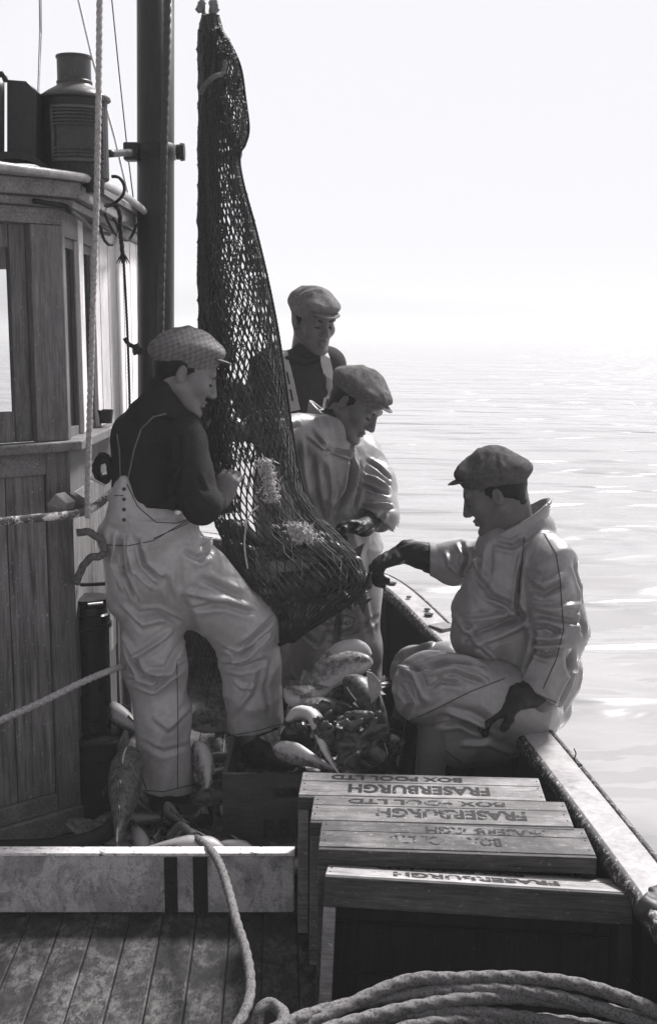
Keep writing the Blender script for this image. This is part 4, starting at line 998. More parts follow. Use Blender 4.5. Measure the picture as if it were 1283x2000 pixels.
def man_rear():
    t = thing('person', 'older man in a dark jersey with pale webbing braces standing behind the net looking down', 'person', V(P(590,900,5.05).x, 5.05, 0))
    c = PP((612,628,5.0)); R = basis((0.52,-0.80,-0.20), (0.10,-0.15,0.97)); s = 1.06
    top = [((590,745,5.06),(585,880,5.06),(84,55),(80,58)), ((530,715,5.06),(640,712,5.06),(34,36),(34,36)), ((596,712,5.05),(604,694,5.04),(46,44),(38,38),0.015)]
    aR = [((645,722,5.06),(652,830,5.05),(28,30),(24,26)), ((652,830,5.05),(600,890,4.88),(24,26),(18,18))]
    aL = [((518,722,5.04),(498,830,4.98),(30,30),(25,25)), ((498,830,4.98),(470,780,4.75),(25,25),(18,18))]
    z0 = P(585,880,5.06); px = lambda z: None
    legs = []
    B = Field(0.0045); head_fields(B, c, R, s); B.cone(c+s*(R@np.array((0,-0.03,-0.035))), PP((594,720,5.06)), 0.056*s, 0.065, 0.02)
    cones(B, top[:2]+aR+aL, 0.72)
    cx = P(585,900,5.06).x
    for q in (-0.09, 0.09):
        B.cone((cx+q,5.06,1.15), (cx+q,5.04,0.55), 0.075, 0.055); B.cone((cx+q,5.04,0.55), (cx+q,5.06,0.08), 0.055, 0.04)
    hand(B, PP((600,890,4.88)), (-0.6,-0.6,-0.2), (-0.3,0.2,-0.9), 0.6, 1, 1); hand(B, PP((468,776,4.74)), (-0.3,-0.6,0.7), (-0.2,-0.9,-0.3), 0.7, 1, -1)
    sdf_obj('body', B, M_SKIN, t)
    G = Field(0.0047); cones(G, top+aR+aL, 1.0, 0.03)
    G.cone((cx,5.06,1.2), (cx,5.06,1.05), (0.18,0.13), (0.18,0.14))
    o, v, f = sdf_obj('jersey', G, M_WOOLG, t, [([(545,700),(590,712),(630,700)],0.008,-0.006), ([(655,720),(648,760),(655,790)],0.008,0.006), ([(640,730),(640,780)],0.007,-0.006), ([(580,690),(600,700),(628,694)],0.006,-0.005)], 0.005, 6, (1,1,0.7), True, 5)
    bv = bvh_of(v, f)
    D = Field(0.007)
    for q in (-0.09, 0.09):
        D.cone((cx+q*0.8,5.06,1.10), (cx+q,5.04,0.55), 0.13, 0.10, 0.05); D.cone((cx+q,5.04,0.55), (cx+q*1.1,5.06,0.14), 0.10, 0.09)
    sdf_obj('oilskin_trousers', D, M_OIL2, t, None, 0.006, 7)
    for q in (-0.09, 0.09):
        K = Field(0.008); K.cone((cx+q*1.1,5.06,0.16), (cx+q*1.1,5.06,0.05), 0.06, 0.05); K.cone((cx+q*1.1,5.05,0.045), (cx+q*1.1+0.03,4.88,0.04), 0.048, 0.040); sdf_obj('boot', K, M_BOOT, t)
    mw = plain('brace_webbing', 0.42, 0.8, 0.15, 40); md = plain('brace_print', 0.03, 0.8)
    ribbon('brace', bv, [(549,668),(556,710),(566,750),(577,802)], 0.042, mw, t); ribbon('brace', bv, [(632,690),(641,730),(642,770),(634,815)], 0.042, mw, t)
    for pts in ([(561,728),(566,750)], [(568,760),(572,782)], [(639,760),(638,772)], [(637,780),(636,796)]): ribbon('brace_mark', bv, [pts[0], ((pts[0][0]+pts[1][0])/2,(pts[0][1]+pts[1][1])/2), pts[1]], 0.007, md, t, 0.002, 0.007)
    head_extras(t, c, R, s, M_HAIR, None, tweed('grey_tweed', 0.08, 0.2, check=False), (4, 0.92, 1.1), seed=7)
def man_bending():
    t = thing('person', 'man in oilskin smock and dark flat cap bending over the net pouch with head down', 'person', V(P(650,1000,4.62).x, 4.62, 0))
    c = PP((694,790,4.52)); R = basis((0.72,-0.40,-0.56), (0.52,-0.1,0.82)); s = 1.07
    tor = [((640,885,4.62),(645,1050,4.64),(72,66),(78,74)), ((615,865,4.52),(700,890,4.72),(40,44),(38,42)), ((598,850,4.50),(610,930,4.56),(40,40),(52,50))]
    aF = [((708,895,4.72),(736,945,4.64),(40,40),(34,36)), ((738,945,4.64),(742,1015,4.52),(33,36),(38,36))]
    aB = [((612,850,4.48),(530,838,4.38),(40,40),(32,33)), ((530,838,4.38),(462,838,4.33),(32,33),(26,26))]
    B = Field(0.0045); head_fields(B, c, R, s); B.cone(c+s*(R@np.array((0,-0.03,-0.03))), PP((640,862,4.58)), 0.058*s, 0.07, 0.02)
    cones(B, tor[:2]+aF+aB, 0.70); B.cone(PP((738,1010,4.52)), PP((712,1030,4.44)), 0.035, 0.026, 0.02)
    hand(B, PP((712,1030,4.44)), (-0.75,-0.45,0.15), (-0.2,-0.5,-0.8), 0.8, 1, 1); hand(B, PP((462,838,4.33)), (-0.8,-0.4,0.1), (-0.2,0.1,-0.9), 0.6, 1, -1)
    cx = P(655,1100,4.64).x
    for q in (-0.075, 0.085):
        B.cone((cx+q,4.66,0.80), (cx+q,4.62,0.45), 0.07, 0.055); B.cone((cx+q,4.62,0.45), (cx+q,4.66,0.07), 0.055, 0.04)
    B.cone(PP((645,1040,4.64)), (cx,4.66,0.80), 0.12, 0.12, 0.04)
    sdf_obj('body', B, M_SKIN, t)
    S = Field(0.0047); cones(S, aF, 1.0, 0.035); S.plane(PP((746,1022,4.50)), (-0.55,-0.2,-0.62), 0.14); cones(S, tor+aB, 1.0, 0.035)
    cones(S, [((645,1045,4.64),(655,1110,4.64),(78,74),(82,78)), ((640,868,4.58),(655,838,4.55),(60,56),(50,48),0.015)], 1.0)
    S.cone(PP((648,845,4.56)), PP((662,805,4.54)), 0.074, 0.072, 0.006, op='s')
    S.plane(PP((452,838,4.32)), (-1,-0.2,0), 0.08)
    fo = [([(600,850),(625,870),(680,895),(705,855)],0.008,0.009), ([(608,838),(640,880),(690,885)],0.007,-0.008), ([(690,890),(680,960),(655,1000)],0.010,-0.014), ([(705,905),(700,960),(690,1000)],0.010,-0.012), ([(695,900),(688,950),(672,990)],0.008,0.010),
          ([(715,900),(740,915),(762,935)],0.009,-0.009), ([(705,925),(735,935),(760,955)],0.010,0.010), ([(700,945),(730,955),(758,965)],0.009,-0.011), ([(710,985),(740,985),(766,988)],0.008,0.010), ([(720,1000),(740,1020),(750,1000)],0.010,-0.008),
          ([(610,890),(618,960),(630,1020)],0.012,-0.007), ([(590,860),(596,920),(606,980)],0.010,0.006), ([(640,900),(650,960),(640,1030)],0.013,0.006), ([(560,810),(520,808),(480,818)],0.010,0.006), ([(580,830),(540,850),(500,845)],0.010,-0.008)]
    o, v, f = sdf_obj('oilskin_smock', S, M_OIL2, t, fo, 0.0065, 7, (1,1,0.8), True, 8)
    J = Field(0.0045); J.cone(PP((636,872,4.585)), PP((660,822,4.54)), 0.083, 0.070, 0.01); sdf_obj('jersey_neck', J, M_WOOL, t, None, 0.002, 25)
    # standing collar
    K = Field(0.004); a = PP((640,882,4.58)); b = PP((646,768,4.55)); K.cone(a, b, (0.098,0.092), (0.080,0.078), 0.006, flat=True); K.cone(a-(b-a)*0.2, a+(b-a)*2.0, (0.092,0.086), (0.050,0.050), 0.004, op='s')
    K.plane(PP((646,818,4.55)), (0.66,-0.05,0.75), 0.3); K.plane(PP((640,880,4.6)), (0.1,0,-1), 0.3)
    sdf_obj('collar', K, M_OIL2, t, None, 0.0025, 9, (1,1,1), True, 4)
    D = Field(0.0065)
    for q in (-0.075, 0.085):
        D.cone((cx+q*0.7,4.66,0.85), (cx+q,4.62,0.45), (0.13,0.12), (0.098,0.095), 0.05); D.cone((cx+q,4.62,0.45), (cx+q*1.2,4.66,0.13), 0.098, 0.10)
    D.plane((cx,4.66,0.14), (0,0,-1), 0.35)
    fo = [([(600,1190),(640,1215),(700,1180)],0.012,0.008), ([(640,1240),(690,1235),(735,1205)],0.012,-0.009), ([(585,1230),(620,1260),(640,1230)],0.010,-0.008), ([(655,1140),(660,1200),(655,1270)],0.012,-0.010), ([(700,1130),(715,1180),(725,1240)],0.012,0.006)]
    o, v, f = sdf_obj('oilskin_trousers', D, M_OIL2, t, fo, 0.006, 7, (1,1,0.8), True, 9); bv = bvh_of(v, f)
    pent = [(653,1222),(672,1201),(692,1207),(690,1222),(676,1231),(660,1227)]
    for pts in (pent+[pent[0]], [(664,1214),(666,1220),(669,1214),(672,1220),(675,1213)], [(677,1214),(676,1220),(680,1219)], [(683,1212),(683,1220)]):
        seam('oilskin_maker_mark', bv, pts, 0.0022, M_SEAM, o)
    for q in (-0.09, 0.10):
        K = Field(0.008); K.cone((cx+q,4.66,0.16), (cx+q,4.66,0.05), 0.06, 0.05); K.cone((cx+q,4.65,0.045), (cx+q+0.05,4.50,0.04), 0.048, 0.040); sdf_obj('boot', K, M_BOOT, t)
    Gv = Field(0.0042); Gv.cone(PP((735,1012,4.52)), PP((710,1030,4.44)), 0.044, 0.036, 0.02); hand(Gv, PP((712,1030,4.44)), (-0.75,-0.45,0.15), (-0.2,-0.5,-0.8), 0.8, 1.04, 1, 1.28)
    sdf_obj('rubber_glove', Gv, M_GLOVE, t, None, 0.002, 25)
    head_extras(t, c, R, s, M_HAIR, None, tweed('dark_tweed', 0.06, 0.15, check=False), (12, 0.95, 0.95), seed=11)
def man_seated():
    t = thing('person', 'man in grey oilskins sitting on the boat rail, gloved hand reaching out to the net', 'person', PZ(1040,1420,0.43))
    c = PP((966,961,3.88)); R = basis((-0.90,0.20,-0.38), (-0.36,0.05,0.93)); s = 1.09
    tor = [((1012,1085,3.88),(1008,1180,3.87),(82,66),(118,80)), ((1008,1180,3.87),(1030,1325,3.86),(120,82),(108,88)), ((965,1085,3.98),(1072,1090,3.78),(46,48),(52,50)), ((946,1170,3.86),(946,1240,3.80),(50,60),(64,62)), ((945,1262,3.77),(960,1288,3.75),(46,44),(22,34),0.012)]
    aN = [((1070,1108,3.75),(1090,1235,3.71),(52,50),(55,50)), ((1092,1235,3.71),(1048,1365,3.68),(56,50),(50,44))]
    aF = [((950,1100,4.02),(890,1100,4.08),(46,46),(40,40)), ((890,1100,4.08),(838,1092,4.10),(40,40),(33,33))]
    seat = [((1032,1318,3.86),(1040,1366,3.86),(100,85),(70,78))]
    thN = [((1015,1382,3.76),(835,1345,3.64),(86,78),(76,68)), ((965,1420,3.78),(872,1425,3.69),(76,62),(76,60))]
    thF = [((985,1320,4.0),(820,1315,3.96),(76,66),(58,58)), ((815,1318,3.96),(800,1420,3.96),(58,55),(50,50))]
    B = Field(0.0045); head_fields(B, c, R, s); B.cone(c+s*(R@np.array((0,-0.035,-0.03))), PP((1010,1075,3.88)), 0.058*s, 0.07, 0.02)
    cones(B, tor[:3]+aN+aF+seat+thN+thF, 0.70)
    B.cone(PP((838,1090,4.10)), PP((795,1080,4.12)), 0.042, 0.028, 0.02); B.cone(PP((1045,1350,3.68)), PP((1010,1362,3.64)), 0.045, 0.030, 0.02)
    B.cone(PP((850,1420,3.64)), PP((835,1540,3.62)), 0.055, 0.045)
    hF = dict(d=(-0.80,-0.05,-0.30), n=(-0.35,0.05,-0.9), curl=0.55, thumb=-1, curls=(0.6,0.75,0.85,0.95)); hN = dict(d=(-0.85,-0.10,-0.38), n=(0.1,0.3,-0.9), curl=0.5, thumb=1)
    hand(B, PP((795,1078,4.12)), s=1.12, **hF); hand(B, PP((1008,1362,3.635)), s=1.0, **hN)
    sdf_obj('body', B, M_SKIN, t)
    S = Field(0.0047); cones(S, aN, 1.0, 0.03); S.plane(PP((1047,1352,3.68)), (-0.55,-0.1,-0.85), 0.2); cones(S, tor+aF+seat, 1.0, 0.030)
    cones(S, [((1000,1075,3.88),(1028,1030,3.88),(72,58),(58,50),0.02)], 1.0)
    S.cone(PP((992,1060,3.88)), PP((1025,990,3.88)), 0.078, 0.072, 0.006, op='s')
    S.plane(PP((836,1092,4.10)), (-1,0,0), 0.08)
    fo = [([(1022,1075),(1014,1130),(1008,1180),(1022,1215)],0.008,-0.011), ([(950,1170),(985,1185),(1010,1205)],0.010,0.008), ([(935,1130),(960,1165),(1000,1180)],0.012,-0.007), ([(900,1250),(940,1230),(1000,1210),(1030,1200)],0.012,-0.010), ([(895,1215),(950,1210),(1005,1195)],0.012,0.008),
          ([(920,1262),(980,1240),(1030,1215)],0.012,0.010), ([(1030,1215),(1045,1240),(1035,1280),(1012,1320)],0.010,-0.013), ([(1040,1225),(1065,1222),(1095,1235)],0.009,-0.010), ([(1045,1245),(1075,1248),(1100,1240)],0.010,0.010), ([(1038,1270),(1065,1280),(1088,1275)],0.009,-0.009), ([(1045,1262),(1070,1262),(1098,1258)],0.008,0.008),
          ([(1030,1150),(1060,1160),(1100,1140)],0.012,-0.008), ([(1030,1128),(1060,1140),(1098,1120)],0.012,0.008), ([(1040,1185),(1080,1190),(1130,1180)],0.012,0.007), ([(1045,1200),(1085,1208),(1135,1215)],0.012,-0.007),
          ([(925,1090),(945,1130),(950,1060)],0.012,0.008), ([(965,1060),(1000,1068),(1030,1050)],0.010,-0.007), ([(900,1060),(912,1085),(905,1120)],0.010,-0.010), ([(870,1080),(880,1105),(910,1130)],0.010,0.007), ([(885,1200),(900,1225),(940,1262),(975,1290)],0.010,0.006), ([(1110,1270),(1120,1320),(1090,1380)],0.014,-0.010), ([(1120,1100),(1135,1160),(1138,1240)],0.012,-0.008)]
    o, v, f = sdf_obj('oilskin_smock', S, M_OIL4, t, fo, 0.0062, 6.5, (1,1,0.9), True, 12); bs = bvh_of(v, f)
    for pts in ([(1062,1042),(1085,1080),(1093,1130),(1100,1230),(1085,1290),(1060,1345)], [(1024,1050),(1016,1110),(1010,1190)], [(1003,1330),(1045,1355),(1085,1372)]): seam('seam', bs, pts, 0.0018, M_SEAM, o)
    K = Field(0.004); a = PP((1000,1078,3.88)); b = PP((1022,950,3.88)); K.cone(a, b, (0.108,0.092), (0.096,0.088), 0.006, flat=True); K.cone(a-(b-a)*0.3, a+(b-a)*2.0, (0.100,0.083), (0.078,0.070), 0.004, op='s')
    K.plane(PP((1014,1008,3.88)), (-0.60,-0.02,1.0), 0.3); K.plane(PP((1000,1075,3.88)), (0.3,0,-1), 0.3)
    sdf_obj('collar', K, M_OIL4, t, None, 0.002, 9, (1,1,1), True, 4)
    D = Field(0.0047); cones(D, thN+thF[:1]+[((1030,1350,3.86),(1000,1385,3.8),(100,80),(88,78))], 1.0, 0.04)
    D.plane(PP((818,1435,3.62)), (-0.77,0.0,-0.64), 0.42)
    fo = [([(765,1285),(820,1265),(870,1245)],0.010,0.010), ([(775,1300),(810,1320),(830,1370)],0.012,0.012), ([(830,1300),(880,1290),(940,1300)],0.012,-0.012), ([(835,1318),(880,1308),(950,1330)],0.010,0.010), ([(840,1345),(860,1330),(900,1335)],0.010,-0.008), ([(780,1340),(800,1375),(790,1400)],0.012,-0.008),
          ([(850,1420),(900,1410),(960,1440)],0.012,-0.009), ([(870,1390),(910,1400),(950,1420)],0.012,0.008), ([(900,1455),(950,1450),(1000,1470)],0.012,0.007), ([(770,1330),(790,1310),(830,1300)],0.010,-0.008)]
    o, v, f = sdf_obj('oilskin_trousers', D, M_OIL4, t, fo, 0.0060, 6.5, (1,1,1), True, 13); bd = bvh_of(v, f)
    for pts in ([(795,1410),(850,1385),(920,1350),(985,1325)], [(760,1368),(800,1420),(875,1498)], [(810,1412),(850,1450),(900,1490)]): seam('seam', bd, pts, 0.0018, M_SEAM, o)
    for lst in ([((840,1400,3.76),(812,1530,3.76),(48,46),(44,42)), ((812,1535,3.76),(760,1560,3.70),(38,38),(30,34))], [((800,1420,3.96),(790,1500,3.96),(42,40),(38,38)), ((790,1505,3.96),(735,1515,3.92),(34,34),(26,30))]):
        K = Field(0.006); cones(K, lst, 1.0, 0.03); sdf_obj('boot', K, M_BOOT, t, None, 0.002, 10)
    for hh, w0, w1, arm in ((hF, (795,1078,4.12), (848,1092,4.10), 1.18), (hN, (1008,1362,3.635), (1050,1352,3.68), 1.1)):
        Gv = Field(0.004); a = PP(w1); b = PP(w0); Gv.cone(a, b, 0.054, 0.044, 0.02); hand(Gv, b, s=arm, fat=1.3, **hh)
        sdf_obj('rubber_glove', Gv, M_GLOVE, t, None, 0.0025, 22)
    head_extras(t, c, R, s, M_HAIR, None, tweed('brown_felted_cap', 0.04, 0.10, check=False), (20, 0.95, 0.92), seed=14)
rail_odds(); man_young(); man_rear(); man_bending(); man_seated()
# ------------------------------------------------------------------ the net
M_NET = plain('tarred_net_twine', 0.040, 0.5, 0.7, 90, 0.6, 0.4)
def interp(tab, y):
    for a, b in zip(tab[:-1], tab[1:]):
        if y <= b[0]:
            f = (y-a[0])/(b[0]-a[0]); f = max(0, f); return [p+(q-p)*f for p, q in zip(a[1:], b[1:])]
    return list(tab[-1][1:])
class Twine:
    def __init__(s): s.A = []; s.B = []; s.R = []; s.K = []
    def seg(s, a, b, r): s.A.append(a); s.B.append(b); s.R.append(r)
    def knot(s, p, r): s.K.append((p, r))
    def build(s, name, mat, parent):
        A = np.array(s.A); B = np.array(s.B); R = np.array(s.R)[:,None]; t = B-A; L = np.linalg.norm(t, axis=1, keepdims=True); t = t/np.maximum(L, 1e-6)
        ref = np.where(np.abs(t[:,2:3]) < 0.9, np.array([[0,0,1.0]]), np.array([[0,1.0,0]])); u = np.cross(t, ref); u /= np.linalg.norm(u, axis=1, keepdims=True); v = np.cross(t, u)
        vs = np.stack([P0+(u*c+v*sn)*R for P0 in (A-t*R, B+t*R) for c, sn in ((1,0),(0,1),(-1,0),(0,-1))], 1).reshape(-1, 3)
        base = np.arange(len(A))[:,None]*8; F = []
        for q in ((0,1,5,4),(1,2,6,5),(2,3,7,6),(3,0,4,7)): F.append(base+np.array(q))
        F = np.concatenate(F).tolist(); vs = vs.tolist()
        for p, r in s.K:
            n = len(vs); vs += [(p[0]+dx*r, p[1]+dy*r, p[2]+dz*r) for dx, dy, dz in ((1,0,0),(0,1,0),(-1,0,0),(0,-1,0),(0,0,1.2),(0,0,-1.2))]
            F += [(n,n+1,n+4),(n+1,n+2,n+4),(n+2,n+3,n+4),(n+3,n,n+4),(n+1,n,n+5),(n+2,n+1,n+5),(n+3,n+2,n+5),(n,n+3,n+5)]
        return build(name, np.array(vs), F, mat, parent)
def sheet(tw, fn, ny, nx, closed, r, skip=0.0, rnd=None, knots=True, jit=0.003):
    pt = {}
    def g_(i, j):
        if closed: j = j % nx
        k = (i, j)
        if k not in pt:
            p = fn(i/ny, ((j+0.5*(i % 2))/nx)); q = V(*p); pt[k] = np.array(q + V(noise.noise(q*31), noise.noise(q*31+V(5,5,5)), noise.noise(q*27+V(9,1,4))*1.5)*jit)
        return pt[k]
    for i in range(ny):
        for j in range(nx):
            a = g_(i, j)
            for dj in ((0, -1) if i % 2 == 0 else (0, 1)):
                jj = j+dj
                if not closed and not (0 <= jj < nx): continue
                tw.seg(a, g_(i+1, jj), r if not callable(r) else r(i/ny))
            if knots: tw.knot(a, (r if not callable(r) else r(i/ny))*1.75)
def net():
    t = thing('fishing_net', 'dark tarred trawl net hoisted as a tall narrow bag bulging into a full pouch', 'fishing net', P(560,1262,4.1))
    tab = [(28,397,424),(50,391,431),(75,387,440),(100,386,446),(125,388,441),(160,389,437),(200,388,446),(300,388,468),(360,388,476),(440,387,497),(540,387,521),(640,388,541),(740,391,556),(820,396,567),(900,402,580),(960,410,594),(1010,417,626),(1050,432,668),(1090,452,704),(1130,474,719),(1160,494,703),(1190,512,662),(1220,530,618),(1255,545,575)]
    Y0 = lambda y: 4.20 if y < 850 else 4.20-0.10*min(1, (y-850)/250)
    def tube(y, ang, sc=1.0, shift=0.0, fold=0.35):
        xl, xr = interp(tab, y); c = (xl+xr)/2; h = (xr-xl)/2
        s = math.cos(ang); dep = math.sin(ang)
        # gather the strands towards the left edge higher up
        gth = 0.38*max(0, min(1, (900-y)/500))
        x = s - gth*(1-s*s)*0.9
        pleat = 0.10*math.sin(ang*9+y*0.01)+0.07*math.sin(ang*17+y*0.004)
        hh = h*MPX(y, 4.2)
        return P(c+h*x*sc+shift+1.2*math.sin(y*0.05+ang*3), y, Y0(y)-hh*dep*(0.75 if y < 950 else 0.85)*(1+pleat)*sc)
    tw = Twine(); ny = 70
    yy = lambda f: 30+f*(1255-30)
    rr = lambda f: 0.0023 if f > 0.1 else 0.0026
    sheet(tw, lambda f, u: tube(yy(f), -math.pi*2*u), ny, 48, True, rr, jit=0.005)
    tw.build('net_bag', M_NET, t)
    tw = Twine(); sheet(tw, lambda f, u: tube(45+f*860, -math.pi*2*u+0.3, 0.82, -3*math.sin(f*9)), 60, 34, True, 0.0019, jit=0.014); tw.build('net_lining', M_NET, t)
    # gathered folds of slack netting down the left side
    for k, (x0, x1, dy, n) in enumerate(((0.0,0.42,-0.62,8),(0.02,0.36,-0.15,12),(0.0,0.30,0.25,12))):
        tw = Twine()
        def fn(f, u, k=k, x0=x0, x1=x1, dy=dy):
            y = 60+f*(1000-60); xl, xr = interp(tab, y); w = xr-xl; top = max(0, 1-(y-60)/300); b1 = x1+(0.95-x1)*top*0.8; b1 *= 1-0.35*max(0, (y-700)/300); wob = 3*math.sin(y*0.021+k*2)
            x = xl+w*(x0+(b1-x0)*u)+wob*(u > 0.3); h = w/2*MPX(y, 4.2)
            return P(x, y, Y0(y)+dy*max(0.05, h*0.7)+0.012*math.sin(u*14+y*0.013+k))
        sheet(tw, fn, 50, n, False, 0.0034 if k == 0 else 0.0024, jit=0.003); tw.build('net_fold', M_NET, t)
    # loose flap on the right near the top
    ft = [(55,418,432),(90,424,456),(130,430,470),(190,434,479),(250,442,486),(280,455,479),(306,462,469)]
    for k in range(2):
        tw = Twine()
        def fn(f, u, k=k):
            y = 55+f*(306-55); xl, xr = interp(ft, y); return P(xl+(xr-xl)*u**0.8, y, 4.17+0.05*math.sin(u*3+k*2)+0.03*math.sin(y*0.05+u*6+k))
        sheet(tw, fn, 30, 10, False, 0.0024, jit=0.008); tw.build('net_flap', M_NET, t)
    tw = Twine()
    bt = [(1040,432,480),(1150,440,520),(1230,374,470),(1350,376,480)]
    def fn(f, u):
        y = 1040+f*300; xl, xr = interp(bt, y); return P(xl+(xr-xl)*u, y, 4.28+0.04*math.sin(u*9))
    sheet(tw, fn, 26, 12, False, 0.0022); tw.build('net_skirt', M_NET, t)
    mr = M_ROPE_D
    rope('lacing_rope', [P(722,1118,4.02), P(712,1150,4.0), P(680,1180,3.98), P(640,1204,3.98), P(590,1236,4.0), P(545,1260,4.02)], 0.008, mr, parent=t, amp=0.25, jit=0.004)
    rope('selvedge_rope', [P(433,60,4.15), P(455,95,4.13), P(471,135,4.12), P(479,190,4.12), P(486,250,4.12), P(479,282,4.13), P(468,305,4.14), P(476,360,4.10), P(498,440,4.08), P(522,540,4.05), P(542,640,4.02), P(557,740,4.0), P(568,820,3.99), P(581,900,3.98), P(595,960,3.96)], 0.0045, mr, parent=t, amp=0.2, seg=8)
    rope('tie_rope', [P(392,182,4.12), P(402,164,4.07), P(418,150,4.05), P(436,142,4.08), P(440,120,4.1)], 0.0085, plain('tie_rope_grey', 0.09, 0.8), parent=t, amp=0.25)
    for d in (-1, 1):
        rope('hoisting_strop', [P(405+d*9,-30,4.2), P(405+d*9,0,4.2), P(405+d*7,26,4.2), P(405+d*3,60,4.2), P(404,85,4.2)], 0.0075, plain('strop_rope_grey', 0.12, 0.8), parent=t, amp=0.25)
        b = Field(0.0035); q = np.array(P(405+d*13, 13, 4.19)); b.cone(q+np.array((-0.006,0,0.009*d)), q+np.array((0.006,0,-0.009*d)), 0.011, 0.012, 0.006); b.cone(q+np.array((0.004,0,0.015)), q+np.array((-0.004,0,-0.012)), 0.009, 0.008, 0.006)
        sdf_obj('rope_knot', b, plain('strop_knot_grey', 0.15, 0.85), t, None, 0.003, 60)
    # pale line running through the meshes
    b = MB(); b.tube(spline([P(505,988,3.92), P(490,1002,3.90), P(481,1025,3.89), P(478,1070,3.90), P(484,1110,3.92)], 0.01), 0.0028, 6); b.build('pale_twine', plain('pale_twine', 0.5, 0.7), t)
net()
def tuft(px, py, Y, w, h, n, seed, label):
    rd = random.Random(seed); b = MB()
    for i in range(n):
        u, v = rd.gauss(0, 0.42), rd.uniform(-1, 1); p = P(px+u*w+math.sin(v*2)*w*0.3, py+v*h, Y+rd.uniform(-0.02,0.02)); d = V(rd.gauss(0,1), rd.gauss(0,1), rd.gauss(0,1)).normalized()*rd.uniform(0.010,0.026)
        b.tube([p, p+d*0.5+V(rd.gauss(0,.002),0,rd.gauss(0,.002)), p+d], [0.0024, 0.0020, 0.0008], 5)
    o = b.build('frayed_tuft', plain('pale_frayed_fibre', 0.40, 0.9), None, P(px,py,Y)); tag(o, label, 'chafing tuft')
tuft(525, 938, 3.95, 17, 40, 420, 5, 'pale frayed fibre tuft caught upright in the meshes above the pouch')
tuft(588, 1040, 3.86, 30, 16, 340, 6, 'pale frayed tuft lying across the top of the bulging net pouch')

# ------------------------------------------------------------------ fish
def fish_mat(name, back, belly, spots=0.6, rough=0.42):
    t = NT(name); at = t.n('Attribute'); at.attribute_name = 'belly'
    n1 = t.noise(55, (1,1,1), 4, 0.7); n2 = t.noise(9, (1,1,1), 3, 0.6)
    cb = t.ramp(n1, [(0.38, back*(1-spots)), (0.6, back*(1+spots*1.2))]); cw = t.ramp(n2, [(0.3, belly*0.8), (0.7, belly)])
    f = t.math('ADD', at.outputs['Fac'], t.math('MULTIPLY', t.math('SUBTRACT', n1, 0.5), 0.35))
    c = t.mixc(t.ramp(f, [(0.52, (0,0,0,1)), (0.86, (1,1,1,1))]), cb, cw)
    return t.done(c, rough, t.bump(n1, 0.4, 0.003), 0.6)
M_COD = fish_mat('cod_skin', 0.12, 0.5); M_DARKF = fish_mat('dark_fish_skin', 0.035, 0.22); M_MID = fish_mat('haddock_skin', 0.085, 0.42)
M_EYE = plain('fish_eye', 0.01, 0.1, 0.1, 5, 0.8, 0.0)
PROF = [(0.0,0.20,0.22),(0.015,0.36,0.36),(0.06,0.56,0.54),(0.12,0.80,0.72),(0.20,0.98,0.84),(0.30,1.0,0.86),(0.42,0.94,0.80),(0.55,0.76,0.62),(0.68,0.55,0.42),(0.80,0.34,0.25),(0.90,0.20,0.13),(0.96,0.17,0.07),(1.0,0.22,0.05)]
